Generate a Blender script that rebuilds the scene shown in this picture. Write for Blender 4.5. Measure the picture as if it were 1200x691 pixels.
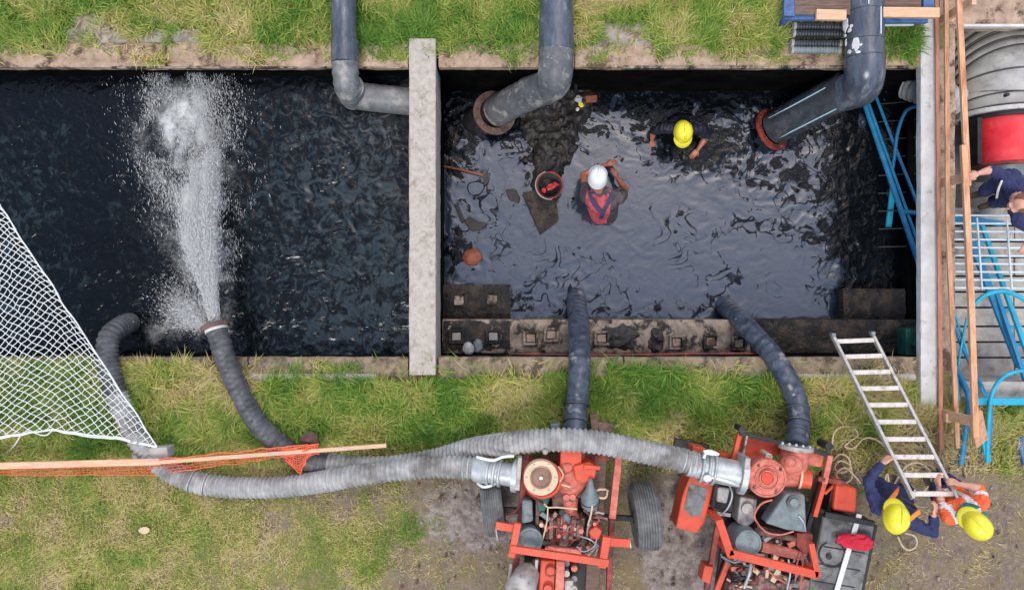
import bpy, bmesh, math, random
import numpy as np
from mathutils import Vector, Matrix, Euler, noise as mnoise
R = math.radians
scene = bpy.context.scene
for o in list(bpy.data.objects): bpy.data.objects.remove(o)
# ------------------------------------------------------------------ camera, sky, sun, exposure
CAM_Z = 9.0; FPX = 900.0                      # drone 9 m above the bank, looking straight down
cam = bpy.data.objects.new('camera', bpy.data.cameras.new('camera'))
scene.collection.objects.link(cam); scene.camera = cam
cam.location = (0, 0, CAM_Z); cam.data.lens = 27.0; cam.data.sensor_width = 36.0
cam.data.clip_start = 0.1; cam.data.clip_end = 400
world = bpy.data.worlds.new("World"); scene.world = world; world.use_nodes = True
wn = world.node_tree.nodes; wl = world.node_tree.links
sky = wn.new('ShaderNodeTexSky'); sky.sky_type = 'NISHITA'; sky.sun_disc = False
sky.sun_elevation = R(58); sky.sun_rotation = R(20); sky.air_density = 1.0; sky.dust_density = 2.4; sky.ozone_density = 1.0
bgn = wn['Background']; bgn.inputs['Strength'].default_value = 0.15
wl.new(sky.outputs[0], bgn.inputs['Color'])
sun = bpy.data.objects.new('sun', bpy.data.lights.new('sun', 'SUN')); scene.collection.objects.link(sun)
sun.data.energy = 1.7; sun.data.angle = R(24); sun.data.color = (1, 0.95, 0.86)
sun.rotation_euler = (R(32), 0, R(-20))
sun.location = (2, -3, 12)
scene.view_settings.view_transform = 'Standard'; scene.view_settings.look = 'None'
scene.view_settings.exposure = 0.60; scene.view_settings.gamma = 1.0
# ------------------------------------------------------------------ helpers
def P(px, py, z=0.0):
    """photo position of a point that lies at height z -> its place in the world (metres)"""
    k = (CAM_Z - z) / FPX
    return Vector(((px - 600) * k, (345.5 - py) * k, z))
def Q(px, py, z): return P(px, py, z + .80)   # heights counted from the old water mark
def frame_for(d):
    d = d.normalized(); a = Vector((0, 0, 1)) if abs(d.z) < .9 else Vector((1, 0, 0))
    u = d.cross(a).normalized(); return u, d.cross(u).normalized()
def spline(pts, step=0.04):
    pts = [Vector(p) for p in pts]; out = []
    q = [pts[0] * 2 - pts[1]] + pts + [pts[-1] * 2 - pts[-2]]
    for i in range(1, len(q) - 2):
        p0, p1, p2, p3 = q[i - 1:i + 3]; n = max(2, int((p2 - p1).length / step))
        for k in range(n):
            t = k / n
            out.append(.5 * ((2 * p1) + (p2 - p0) * t + (2 * p0 - 5 * p1 + 4 * p2 - p3) * t * t + (3 * p1 - p0 - 3 * p2 + p3) * t ** 3))
    out.append(pts[-1]); return out
class MB:
    def __init__(s): s.v = []; s.f = []; s.sm = []
    def add(s, vs, fs, smooth=False):
        b = len(s.v); s.v.extend([tuple(v) for v in vs]); s.f.extend([tuple(i + b for i in f) for f in fs]); s.sm.extend([smooth] * len(fs)); return s
    def hexa(s, lo, hi):
        return s.add(list(lo) + list(hi), [(3, 2, 1, 0), (4, 5, 6, 7), (0, 1, 5, 4), (1, 2, 6, 5), (2, 3, 7, 6), (3, 0, 4, 7)])
    def box(s, c, d, rot=None):
        c = Vector(c); m = rot if rot is not None else Matrix.Identity(3); x, y, z = d[0] / 2, d[1] / 2, d[2] / 2
        lo = [c + m @ Vector(p) for p in ((-x, -y, -z), (x, -y, -z), (x, y, -z), (-x, y, -z))]
        hi = [c + m @ Vector(p) for p in ((-x, -y, z), (x, -y, z), (x, y, z), (-x, y, z))]
        return s.hexa(lo, hi)
    def bar(s, a, b, w, h, roll=0):
        a = Vector(a); b = Vector(b); d = (b - a)
        side = d.cross(Vector((0, 0, 1))); side = side.normalized() if side.length > 1e-4 else Vector((1, 0, 0))
        up = side.cross(d).normalized()
        if roll: q = Matrix.Rotation(roll, 3, d.normalized()); side = q @ side; up = q @ up
        x = side * w / 2; y = up * h / 2
        return s.hexa([a - x - y, a + x - y, a + x + y, a - x + y], [b - x - y, b + x - y, b + x + y, b - x + y])
    def prism(s, poly, z0, z1):
        n = len(poly); a = sum(poly[i][0] * poly[(i + 1) % n][1] - poly[(i + 1) % n][0] * poly[i][1] for i in range(n))
        if a < 0: poly = poly[::-1]
        vs = [(p[0], p[1], z0) for p in poly] + [(p[0], p[1], z1) for p in poly]
        fs = [tuple(range(n))[::-1], tuple(range(n, 2 * n))] + [(i, (i + 1) % n, n + (i + 1) % n, n + i) for i in range(n)]
        return s.add(vs, fs)
    def pxprism(s, poly, zt, zb): return s.prism([P(x, y, zt)[:2] for x, y in poly], zb, zt)
    def lathe(s, c, axis, prof, n=20, smooth=True, cap=True):
        c = Vector(c); d = Vector(axis).normalized(); u, w = frame_for(d); vs = []; fs = []
        for r, h in prof:
            for k in range(n):
                a = 2 * math.pi * k / n; vs.append(c + d * h + u * (r * math.cos(a)) + w * (r * math.sin(a)))
        m = len(prof)
        for i in range(m - 1):
            for k in range(n): fs.append((i * n + k, (i + 1) * n + k, (i + 1) * n + (k + 1) % n, i * n + (k + 1) % n))
        s.add(vs, fs, smooth)
        if cap:
            s.add(vs[:n], [tuple(range(n))]); s.add(vs[-n:], [tuple(range(n))[::-1]])
        return s
    def cyl(s, a, b, r0, r1=None, n=16, cap=True):
        a = Vector(a); b = Vector(b); return s.lathe(a, b - a, [(r0, 0), (r0 if r1 is None else r1, (b - a).length)], n, True, cap)
    def tube(s, pts, r, n=10, smooth=True, cap=True):
        pts = [Vector(p) for p in pts]; m = len(pts); t0 = (pts[1] - pts[0]).normalized(); u, w = frame_for(t0); vs = []; fs = []; L = 0
        for i, p in enumerate(pts):
            t = (pts[min(i + 1, m - 1)] - pts[max(i - 1, 0)]).normalized()
            q = t0.rotation_difference(t); u = q @ u; w = q @ w; t0 = t
            if i: L += (p - pts[i - 1]).length
            rr = r(L) if callable(r) else r
            for k in range(n):
                a = 2 * math.pi * k / n; vs.append(p + u * (rr * math.cos(a)) + w * (rr * math.sin(a)))
        for i in range(m - 1):
            for k in range(n): fs.append((i * n + k, i * n + (k + 1) % n, (i + 1) * n + (k + 1) % n, (i + 1) * n + k))
        s.add(vs, fs, smooth)
        if cap: s.add(vs[:n], [tuple(range(n))[::-1]]); s.add(vs[-n:], [tuple(range(n))])
        return s
    def torus(s, c, axis, Rr, r, n=24, m=8, a0=0, a1=None):
        u, w = frame_for(Vector(axis)); c = Vector(c); full = a1 is None; a1 = 2 * math.pi if full else a1
        pts = [c + u * (Rr * math.cos(a0 + (a1 - a0) * k / n)) + w * (Rr * math.sin(a0 + (a1 - a0) * k / n)) for k in range(n + 1)]
        return s.tube(pts, r, m, cap=not full)
    def ball(s, c, rad, n=12, m=8, rot=None):
        rad = (rad,) * 3 if not hasattr(rad, '__len__') else rad; c = Vector(c); vs = []; fs = []
        for i in range(m + 1):
            th = math.pi * i / m
            for k in range(n):
                a = 2 * math.pi * k / n; q = Vector((rad[0] * math.sin(th) * math.cos(a), rad[1] * math.sin(th) * math.sin(a), rad[2] * math.cos(th)))
                vs.append(c + (rot @ q if rot is not None else q))
        for i in range(m):
            for k in range(n): fs.append((i * n + k, (i + 1) * n + k, (i + 1) * n + (k + 1) % n, i * n + (k + 1) % n))
        return s.add(vs, fs, True)
    def rock(s, c, d, seed=0, rough=.35, rz=0, sub=2):
        bm = bmesh.new(); bmesh.ops.create_icosphere(bm, subdivisions=sub, radius=1); off = Vector((seed * 7.3, seed * 3.1, 0)); m = Matrix.Rotation(rz, 3, 'Z')
        for v in bm.verts:
            v.co *= 1 + rough * mnoise.noise(v.co * 1.7 + off) + rough * .4 * mnoise.noise(v.co * 4 + off)
            v.co = m @ Vector((v.co.x * d[0] / 2, v.co.y * d[1] / 2, v.co.z * d[2] / 2)) + Vector(c)
        bm.verts.ensure_lookup_table(); vs = [v.co.copy() for v in bm.verts]; fs = [[v.index for v in f.verts] for f in bm.faces]; bm.free()
        return s.add(vs, fs, False)
def obj(name, mb, mat, parent=None, bevel=0, attr=None):
    if isinstance(mb, bpy.types.Mesh): me = mb
    else:
        me = bpy.data.meshes.new(name); me.from_pydata(mb.v, [], mb.f); me.polygons.foreach_set('use_smooth', mb.sm)
        me.update()
    o = bpy.data.objects.new(name, me); scene.collection.objects.link(o)
    if parent is not None:
        o.parent = parent
        root = parent
        while root.parent: root = root.parent
        if not isinstance(mb, bpy.types.Mesh):
            base = root.location; me.transform(Matrix.Translation(-base)) if not root.get('_local') else None
    if mat is not None and not me.materials: me.materials.append(mat)
    if bevel:
        b = o.modifiers.new('bevel', 'BEVEL'); b.width = bevel; b.segments = 2; b.limit_method = 'ANGLE'
    return o
def tag(o, label=None, cat=None, group=None, kind=None):
    if label: o['label'] = label
    if cat: o['category'] = cat
    if group: o['group'] = group
    if kind: o['kind'] = kind
    return o
def thing(name, label, cat, loc, group=None):
    e = bpy.data.objects.new(name, None); scene.collection.objects.link(e); e.location = loc; e.empty_display_size = .2
    return tag(e, label, cat, group)
def copy_tree(o, parent=None):
    c = o.copy(); scene.collection.objects.link(c); c.parent = parent
    for ch in list(o.children): copy_tree(ch, c)
    return c
# numpy value noise
def vnoise(x, y, seed=0):
    xi = np.floor(x).astype(np.int64); yi = np.floor(y).astype(np.int64); fx = x - xi; fy = y - yi
    def h(a, b):
        n = (a * 374761393 + b * 668265263 + seed * 144664713) & 0xffffffff
        n = ((n ^ (n >> 13)) * 1274126177) & 0xffffffff; return ((n ^ (n >> 16)) & 0xffff) / 65535.0
    fx = fx * fx * (3 - 2 * fx); fy = fy * fy * (3 - 2 * fy)
    return (h(xi, yi) * (1 - fx) + h(xi + 1, yi) * fx) * (1 - fy) + (h(xi, yi + 1) * (1 - fx) + h(xi + 1, yi + 1) * fx) * fy
def fbm(x, y, seed=0, o=4):
    t = 0; a = .5; s = 0
    for k in range(o): t = t + a * vnoise(x * 2 ** k, y * 2 ** k, seed + k * 17); s += a; a *= .55
    return t / s
def sstep(a, b, x): t = np.clip((x - a) / (b - a), 0, 1); return t * t * (3 - 2 * t)
# ------------------------------------------------------------------ materials
def C(r, g, b):  # photo-like 0-255 to linear
    f = lambda v: (v / 255 / 12.92) if v / 255 <= .04045 else ((v / 255 + .055) / 1.055) ** 2.4
    return (f(r), f(g), f(b), 1)
def mat(name, c1, c2=None, scale=8, rough=.7, bump=.2, metal=0, c3=None, s3=2.5, t3=(.5, .62), coat=0, ior=None, dist=.01, detail=6, stretch=None):
    m = bpy.data.materials.new(name); m.use_nodes = True; N = m.node_tree.nodes; L = m.node_tree.links; b = N['Principled BSDF']
    tc = N.new('ShaderNodeTexCoord'); src = tc.outputs['Object']
    if stretch:
        mp = N.new('ShaderNodeMapping'); mp.inputs['Scale'].default_value = stretch; L.new(src, mp.inputs[0]); src = mp.outputs[0]
    n1 = N.new('ShaderNodeTexNoise'); n1.inputs['Scale'].default_value = scale; n1.inputs['Detail'].default_value = detail; n1.inputs['Roughness'].default_value = .65
    L.new(src, n1.inputs['Vector']); r1 = N.new('ShaderNodeValToRGB'); r1.color_ramp.elements[0].position = .35; r1.color_ramp.elements[1].position = .65
    r1.color_ramp.elements[0].color = c1; r1.color_ramp.elements[1].color = c2 or c1; L.new(n1.outputs[0], r1.inputs[0]); col = r1.outputs[0]
    if c3:
        n3 = N.new('ShaderNodeTexNoise'); n3.inputs['Scale'].default_value = s3; n3.inputs['Detail'].default_value = 8; n3.inputs['Roughness'].default_value = .7
        L.new(src, n3.inputs['Vector']); r3 = N.new('ShaderNodeMapRange'); r3.inputs[1].default_value = t3[0]; r3.inputs[2].default_value = t3[1]
        L.new(n3.outputs[0], r3.inputs[0]); mx = N.new('ShaderNodeMix'); mx.data_type = 'RGBA'; L.new(r3.outputs[0], mx.inputs[0])
        L.new(col, mx.inputs[6]); mx.inputs[7].default_value = c3; col = mx.outputs[2]
    L.new(col, b.inputs['Base Color']); b.inputs['Metallic'].default_value = metal
    rr = N.new('ShaderNodeMapRange'); rr.inputs[3].default_value = max(.03, rough - .12); rr.inputs[4].default_value = min(1, rough + .12); L.new(n1.outputs[0], rr.inputs[0]); L.new(rr.outputs[0], b.inputs['Roughness'])
    if coat: b.inputs['Coat Weight'].default_value = coat
    if ior: b.inputs['IOR'].default_value = ior
    if bump:
        bp = N.new('ShaderNodeBump'); bp.inputs['Strength'].default_value = bump; bp.inputs['Distance'].default_value = dist
        n2 = N.new('ShaderNodeTexNoise'); n2.inputs['Scale'].default_value = scale * 2.5; n2.inputs['Detail'].default_value = 8; L.new(src, n2.inputs['Vector'])
        L.new(n2.outputs[0], bp.inputs['Height']); L.new(bp.outputs[0], b.inputs['Normal'])
    return m
M = {}
M['copingS'] = mat('dirt_covered_concrete', C(118, 102, 84), C(152, 134, 112), 8, .95, .9, c3=C(80, 68, 54), s3=5, t3=(.5, .6), dist=.03)
M['coping'] = mat('worn_concrete', C(148, 124, 104), C(186, 160, 138), 7, .9, .8, c3=C(95, 74, 60), s3=3.2, t3=(.52, .6), dist=.03)
M['concrete'] = mat('grey_concrete', C(150, 145, 138), C(182, 177, 170), 9, .88, .5, c3=C(120, 112, 104), s3=5, t3=(.55, .7))
M['slab'] = mat('dirty_slab', C(132, 120, 110), C(168, 158, 148), 7, .9, .8, c3=C(112, 96, 78), s3=6, t3=(.48, .6), dist=.03)
M['beam'] = mat('pale_concrete', C(162, 153, 142), C(186, 177, 166), 16, .85, .4, c3=C(136, 122, 108), s3=9, t3=(.52, .72))
M['whitebeam'] = mat('whitewashed_concrete', C(186, 184, 182), C(212, 210, 207), 5, .8, .3, c3=C(150, 146, 140), s3=7, t3=(.58, .7))
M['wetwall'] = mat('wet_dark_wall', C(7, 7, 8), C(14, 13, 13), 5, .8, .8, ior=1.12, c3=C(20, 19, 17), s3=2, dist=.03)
M['ledge'] = mat('sludge_stained_concrete', C(112, 98, 84), C(168, 150, 132), 6, .75, .9, c3=C(44, 37, 33), s3=4, t3=(.49, .57), dist=.03)
M['ledge_dark'] = mat('sludged_concrete', C(40, 34, 30), C(76, 64, 54), 9, .75, 1, c3=C(26, 24, 23), s3=5, t3=(.45, .55), dist=.04)
M['sludge'] = mat('black_sludge', C(22, 19, 17), C(44, 38, 34), 5, .55, .7, c3=C(66, 56, 48), s3=6, t3=(.56, .72), dist=.03)
M['elbowdark'] = mat('muddy_elbow_plastic', C(92, 94, 96), C(124, 125, 126), 7, .5, .3, c3=C(160, 156, 150), s3=6, t3=(.52, .68))
M['plastic'] = mat('grey_plastic_pipe', C(62, 67, 78), C(92, 98, 110), 5, .26, .12, c3=C(150, 152, 156), s3=4.5, t3=(.56, .78), stretch=(2.5, .7, 1))
M['plastic_dark'] = mat('dark_plastic_pipe', C(44, 47, 52), C(70, 74, 79), 5, .26, .12, c3=C(112, 112, 110), s3=6, t3=(.55, .8))
M['hose_grey'] = mat('dusty_rubber_hose', C(138, 137, 136), C(182, 180, 177), 6, .8, .3, c3=C(112, 107, 102), s3=1.9, t3=(.5, .66))
M['hose_dark'] = mat('dark_rubber_hose', C(58, 60, 63), C(94, 95, 97), 7, .5, .3, c3=C(120, 118, 116), s3=4.5, t3=(.58, .68))
M['hose_blue'] = mat('blue_grey_hose', C(44, 51, 63), C(82, 90, 104), 8, .34, .3, c3=C(150, 146, 140), s3=5, t3=(.58, .68))
M['galv'] = mat('galvanised_steel', C(160, 165, 166), C(198, 201, 201), 9, .45, .1, metal=.35, c3=C(120, 118, 112), s3=6, t3=(.6, .75))
M['rust'] = mat('rusty_steel', C(92, 66, 56), C(130, 104, 92), 12, .85, .5, c3=C(62, 46, 42), s3=5)
M['rust_red'] = mat('red_flange_paint', C(120, 40, 34), C(160, 62, 50), 12, .7, .4, c3=C(72, 44, 40), s3=7)
M['orange'] = mat('faded_orange_paint', C(198, 66, 40), C(216, 86, 56), 6, .5, .2, c3=C(150, 84, 66), s3=9, t3=(.53, .68))
M['pink'] = mat('sun_faded_red_paint', C(190, 92, 76), C(214, 132, 114), 13, .65, .35, c3=C(158, 92, 78), s3=14, t3=(.52, .66))
M['darkred'] = mat('dirty_red_steel', C(120, 48, 40), C(160, 74, 62), 10, .7, .4, c3=C(70, 50, 46), s3=6, t3=(.48, .6))
M['engine'] = mat('oily_engine_metal', C(110, 82, 76), C(168, 130, 118), 14, .6, .8, metal=.2, c3=C(56, 44, 42), s3=9, t3=(.48, .6), dist=.02)
M['greymetal'] = mat('grey_green_metal', C(98, 110, 112), C(128, 138, 138), 8, .55, .2, c3=C(80, 78, 74), s3=6, t3=(.58, .7))
M['palegrey'] = mat('pale_metal', C(150, 146, 142), C(186, 180, 174), 10, .6, .3, metal=.2, c3=C(110, 92, 84), s3=7, t3=(.55, .68))
M['black'] = mat('black_metal', C(26, 26, 28), C(48, 46, 46), 10, .6, .3, c3=C(76, 70, 66), s3=6, t3=(.58, .7))
M['tyre'] = mat('dusty_tyre_rubber', C(84, 86, 86), C(124, 124, 122), 9, .9, .3, c3=C(122, 116, 108), s3=5, t3=(.55, .7))
M['beige'] = mat('cream_filter_lid', C(198, 170, 138), C(218, 192, 160), 8, .6, .15, c3=C(170, 128, 100), s3=6, t3=(.6, .72))
M['browncap'] = mat('brown_cap', C(120, 88, 72), C(148, 112, 92), 9, .6, .2)
M['green'] = mat('dark_green_paint', C(20, 78, 66), C(34, 98, 84), 9, .5, .2, c3=C(40, 60, 52), s3=5)
M['wood'] = mat('fresh_pine', C(196, 142, 104), C(220, 174, 136), 5, .75, .2, c3=C(176, 116, 82), s3=2, stretch=(8, 1, 8))
M['wood_red'] = mat('reddish_timber', C(176, 112, 84), C(204, 146, 114), 5, .8, .2, c3=C(146, 96, 74), s3=2.5, stretch=(8, 1, 8))
M['wood_x'] = mat('pine_board', C(204, 156, 120), C(226, 186, 152), 5, .75, .2, c3=C(190, 160, 140), s3=2, stretch=(1, 9, 8))
M['wood_old'] = mat('old_brown_timber', C(92, 72, 62), C(126, 104, 92), 6, .85, .4, stretch=(1, 8, 8))
M['handle'] = mat('wet_wooden_handle', C(110, 62, 38), C(140, 84, 52), 9, .5, .2)
M['blue'] = mat('bright_blue_paint', C(24, 112, 156), C(36, 136, 180), 9, .55, .2, c3=C(84, 78, 72), s3=12, t3=(.58, .66))
M['cyan'] = mat('cyan_paint', C(24, 150, 182), C(40, 172, 200), 9, .55, .2, c3=C(96, 110, 104), s3=13, t3=(.58, .67))
M['steelblue'] = mat('dull_blue_paint', C(62, 98, 150), C(80, 116, 168), 7, .55, .2, c3=C(60, 80, 116), s3=5)
M['whitepaint'] = mat('white_tube_paint', C(186, 198, 204), C(212, 220, 224), 9, .5, .05)
M['alu'] = mat('dusty_aluminium', C(160, 156, 150), C(196, 190, 184), 14, .55, .2, metal=.3, c3=C(120, 110, 100), s3=9, t3=(.55, .7))
M['rungs'] = mat('worn_rung', C(196, 186, 178), C(220, 212, 206), 14, .7, .2, c3=C(160, 140, 128), s3=12, t3=(.56, .66))
M['net'] = mat('white_net_cord', C(226, 228, 226), C(236, 238, 236), 12, .8, 0)
M['orangenet'] = mat('orange_mesh_plastic', C(232, 92, 52), C(244, 124, 84), 9, .6, 0)
M['rope'] = mat('beige_rope', C(186, 166, 136), C(214, 196, 168), 30, .9, .3)
M['redsteel'] = mat('glossy_red_paint', C(220, 40, 50), C(234, 66, 72), 3, .3, .08, c3=C(228, 96, 92), s3=4, t3=(.54, .72), coat=.3)
M['duct'] = mat('grey_canvas_duct', C(150, 148, 145), C(186, 184, 180), 4, .85, .3, c3=C(120, 117, 112), s3=6, t3=(.55, .72))
M['ductdark'] = mat('dark_duct_rib', C(58, 57, 56), C(84, 82, 80), 7, .85, .2)  # dark colour of the duct's rib wires
M['redcloth'] = mat('red_cloth', C(190, 24, 50), C(214, 44, 68), 9, .85, .3)
M['tank'] = mat('dusty_grey_tank', C(92, 94, 94), C(132, 132, 130), 6, .75, .3, c3=C(70, 68, 66), s3=4, t3=(.5, .62))
M['strap'] = mat('white_strap', C(206, 204, 200), C(226, 224, 220), 9, .7, 0)
M['yellowhat'] = mat('yellow_hard_hat_plastic', C(232, 218, 40), C(240, 226, 56), 4, .35, .02, coat=.4, c3=C(214, 190, 60), s3=6, t3=(.6, .75))
M['whitehat'] = mat('white_hard_hat_plastic', C(214, 214, 212), C(232, 232, 230), 4, .35, .02, coat=.4, c3=C(170, 166, 160), s3=6, t3=(.62, .76))
M['skin'] = mat('skin', C(196, 140, 118), C(214, 162, 140), 14, .55, .1)
M['skin_wet'] = mat('muddy_skin', C(150, 88, 66), C(178, 112, 88), 14, .45, .15, c3=C(60, 42, 38), s3=14, t3=(.56, .68))
M['navy'] = mat('navy_cotton', C(36, 40, 76), C(52, 58, 98), 12, .9, .5, dist=.01)
M['navy_wet'] = mat('wet_dark_cloth', C(22, 24, 36), C(38, 40, 56), 9, .6, .5)
M['grey_shirt'] = mat('grey_wet_shirt', C(62, 58, 60), C(88, 82, 82), 9, .75, .5, c3=C(44, 40, 42), s3=6)
M['pinkvest'] = mat('wet_red_shirt', C(172, 62, 76), C(200, 90, 98), 9, .7, .4, c3=C(96, 60, 66), s3=6, t3=(.56, .68))
M['hivis'] = mat('orange_hi_vis_fabric', C(236, 92, 44), C(246, 116, 66), 9, .8, .3)
M['reflect'] = mat('reflective_tape', C(222, 222, 220), C(238, 238, 236), 9, .5, 0)
M['teal'] = mat('teal_strap', C(16, 110, 108), C(28, 132, 128), 9, .8, 0)
M['bootm'] = mat('muddy_boot', C(60, 50, 44), C(90, 76, 66), 12, .8, .4)
M['hair'] = mat('brown_hair', C(104, 66, 48), C(140, 94, 72), 60, .8, .5)
M['eye'] = mat('dark_eye', C(30, 24, 22), None, 5, .3, 0)
M['orangestrap'] = mat('orange_webbing', C(226, 120, 50), C(238, 148, 74), 12, .8, .1)
M['bluestrap'] = mat('blue_black_webbing', C(40, 48, 74), C(54, 66, 96), 12, .8, .1)
M['redplastic'] = mat('red_plastic', C(176, 40, 44), C(200, 60, 62), 8, .4, .1, c3=C(90, 40, 40), s3=9, t3=(.55, .68))
M['brick'] = mat('wet_red_brick', C(120, 62, 44), C(146, 84, 62), 12, .7, .5)
M['whitestone'] = mat('pale_stone', C(158, 158, 158), C(186, 186, 186), 8, .8, .3)
M['coaltar'] = mat('black_corrugated_plastic', C(36, 40, 46), C(60, 64, 70), 8, .5, .1, c3=C(150, 150, 150), s3=9, t3=(.62, .74))
# ------------------------------------------------------------------ the setting: ground
def in_hole(x, y):
    return (x < 5.25 and -.90 < y < 2.90) or (5.15 < x < 9.5 and -1.17 < y < 3.2)
def masks(x, y):
    """grass cover, dryness, soil, pale mud over the ground (x, y in metres)"""
    px = 600 + x * 100; py = 345.5 - y * 100
    n1 = fbm(x * .9, y * .9, 3); n2 = fbm(x * 2.6, y * 2.6, 9); n3 = fbm(x * 7, y * 7, 21)
    soil = sstep(270, 530, px + (n1 - .5) * 500 + (n2 - .5) * 240) * sstep(500, 560, py + (n2 - .5) * 100)
    soil = np.maximum(soil, .75 * sstep(730, 800, px) * (1 - sstep(930, 990, px)) * sstep(470, 510, py + (n2 - .5) * 70))
    soil = np.maximum(soil, sstep(940, 1010, px) * sstep(495, 540, py + (n2 - .5) * 80) * (.55 + .5 * n2))
    soil = np.maximum(soil, .6 * sstep(.62, .72, n2) * sstep(520, 560, py))
    mud = np.exp(-(((px - 560) / 75) ** 2 + ((py - 605) / 40) ** 2)) + np.exp(-(((px - 800) / 40) ** 2 + ((py - 650) / 85) ** 2)) * 1.5
    mud = np.clip(mud * (.3 + 1.4 * n3), 0, 1) * sstep(500, 560, py)
    lush = sstep(560, 515, py + (n2 - .5) * 30) * np.where(py > 200, 1, 1.0)
    dry = np.clip(.40 + (n2 - .5) * 1.8 + (n1 - .5) * 1.3 + .14 * sstep(520, 560, py) - .10 * (py < 200) + .2 * np.exp(-((px - 240) / 110) ** 2) - .22 * np.exp(-((px - 560) / 130) ** 2) * (py < 520) + .15 * sstep(720, 900, px) * (py > 300) - .15 * np.exp(-((px - 110) / 120) ** 2 - ((py - 500) / 60) ** 2), 0, 1)
    return np.clip(soil, 0, 1), np.clip(mud, 0, 1), lush, dry
def add_attr(me, name, arr, dom='POINT'):
    a = me.attributes.new(name, 'FLOAT', dom); a.data.foreach_set('value', np.asarray(arr, dtype=np.float32).ravel())
def grid_mesh(name, xs, ys, zf, skip=None, attrs=None):
    X, Y = np.meshgrid(xs, ys); Z = zf(X, Y); nx = len(xs); ny = len(ys)
    v = np.stack([X, Y, Z], -1).reshape(-1, 3)
    j, i = np.meshgrid(np.arange(nx - 1), np.arange(ny - 1)); a = (i * nx + j).ravel()
    cx = (X[:-1, :-1] + X[1:, 1:]).ravel() / 2; cy = (Y[:-1, :-1] + Y[1:, 1:]).ravel() / 2
    f = np.stack([a, a + 1, a + nx + 1, a + nx], -1)
    if skip is not None: f = f[~skip(cx, cy)]
    me = bpy.data.meshes.new(name); me.vertices.add(len(v)); me.vertices.foreach_set('co', v.ravel())
    me.loops.add(f.size); me.loops.foreach_set('vertex_index', f.ravel()); me.polygons.add(len(f))
    me.polygons.foreach_set('loop_start', np.arange(0, f.size, 4)); me.polygons.foreach_set('use_smooth', np.ones(len(f), bool)); me.update(calc_edges=True)
    for k, g in (attrs or {}).items(): add_attr(me, k, g(X, Y))
    return me
def lines(lo, hi, step, far_lo, far_hi, snaps):
    a = list(np.arange(lo, hi + 1e-6, step)); a = [v for v in a if all(abs(v - s) > step * .45 for s in snaps)] + list(snaps)
    a += [lo - (lo - far_lo) * (k / 8) ** 2 for k in range(1, 9)] + [hi + (far_hi - hi) * (k / 8) ** 2 for k in range(1, 9)]
    return np.array(sorted(set(round(v, 4) for v in a)))
xs = lines(-6.4, 6.4, .05, -120, 120, [5.25, 5.15]); ys = lines(-3.8, 3.8, .05, -120, 120, [-.9, 2.9, -1.17, 3.2])
def hole_np(x, y): return ((x > -22) & (x < 5.25) & (y > -.90) & (y < 2.90)) | ((x > 5.15) & (x < 9.6) & (y > -1.17) & (y < 3.2))
def ground_z(X, Y):
    s, m, l, d = masks(X, Y); near = (np.abs(X) < 7) & (np.abs(Y) < 4.5)
    z = (fbm(X * 1.2, Y * 1.2, 5) - .5) * .05 + (fbm(X * 6, Y * 6, 6) - .5) * (.02 + .16 * m + .05 * s)
    return np.where(near, z - .03, -.03)
me = grid_mesh('ground', xs, ys, ground_z, hole_np, {'soil': lambda X, Y: masks(X, Y)[0], 'mud': lambda X, Y: masks(X, Y)[1], 'dry': lambda X, Y: masks(X, Y)[3]})
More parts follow.
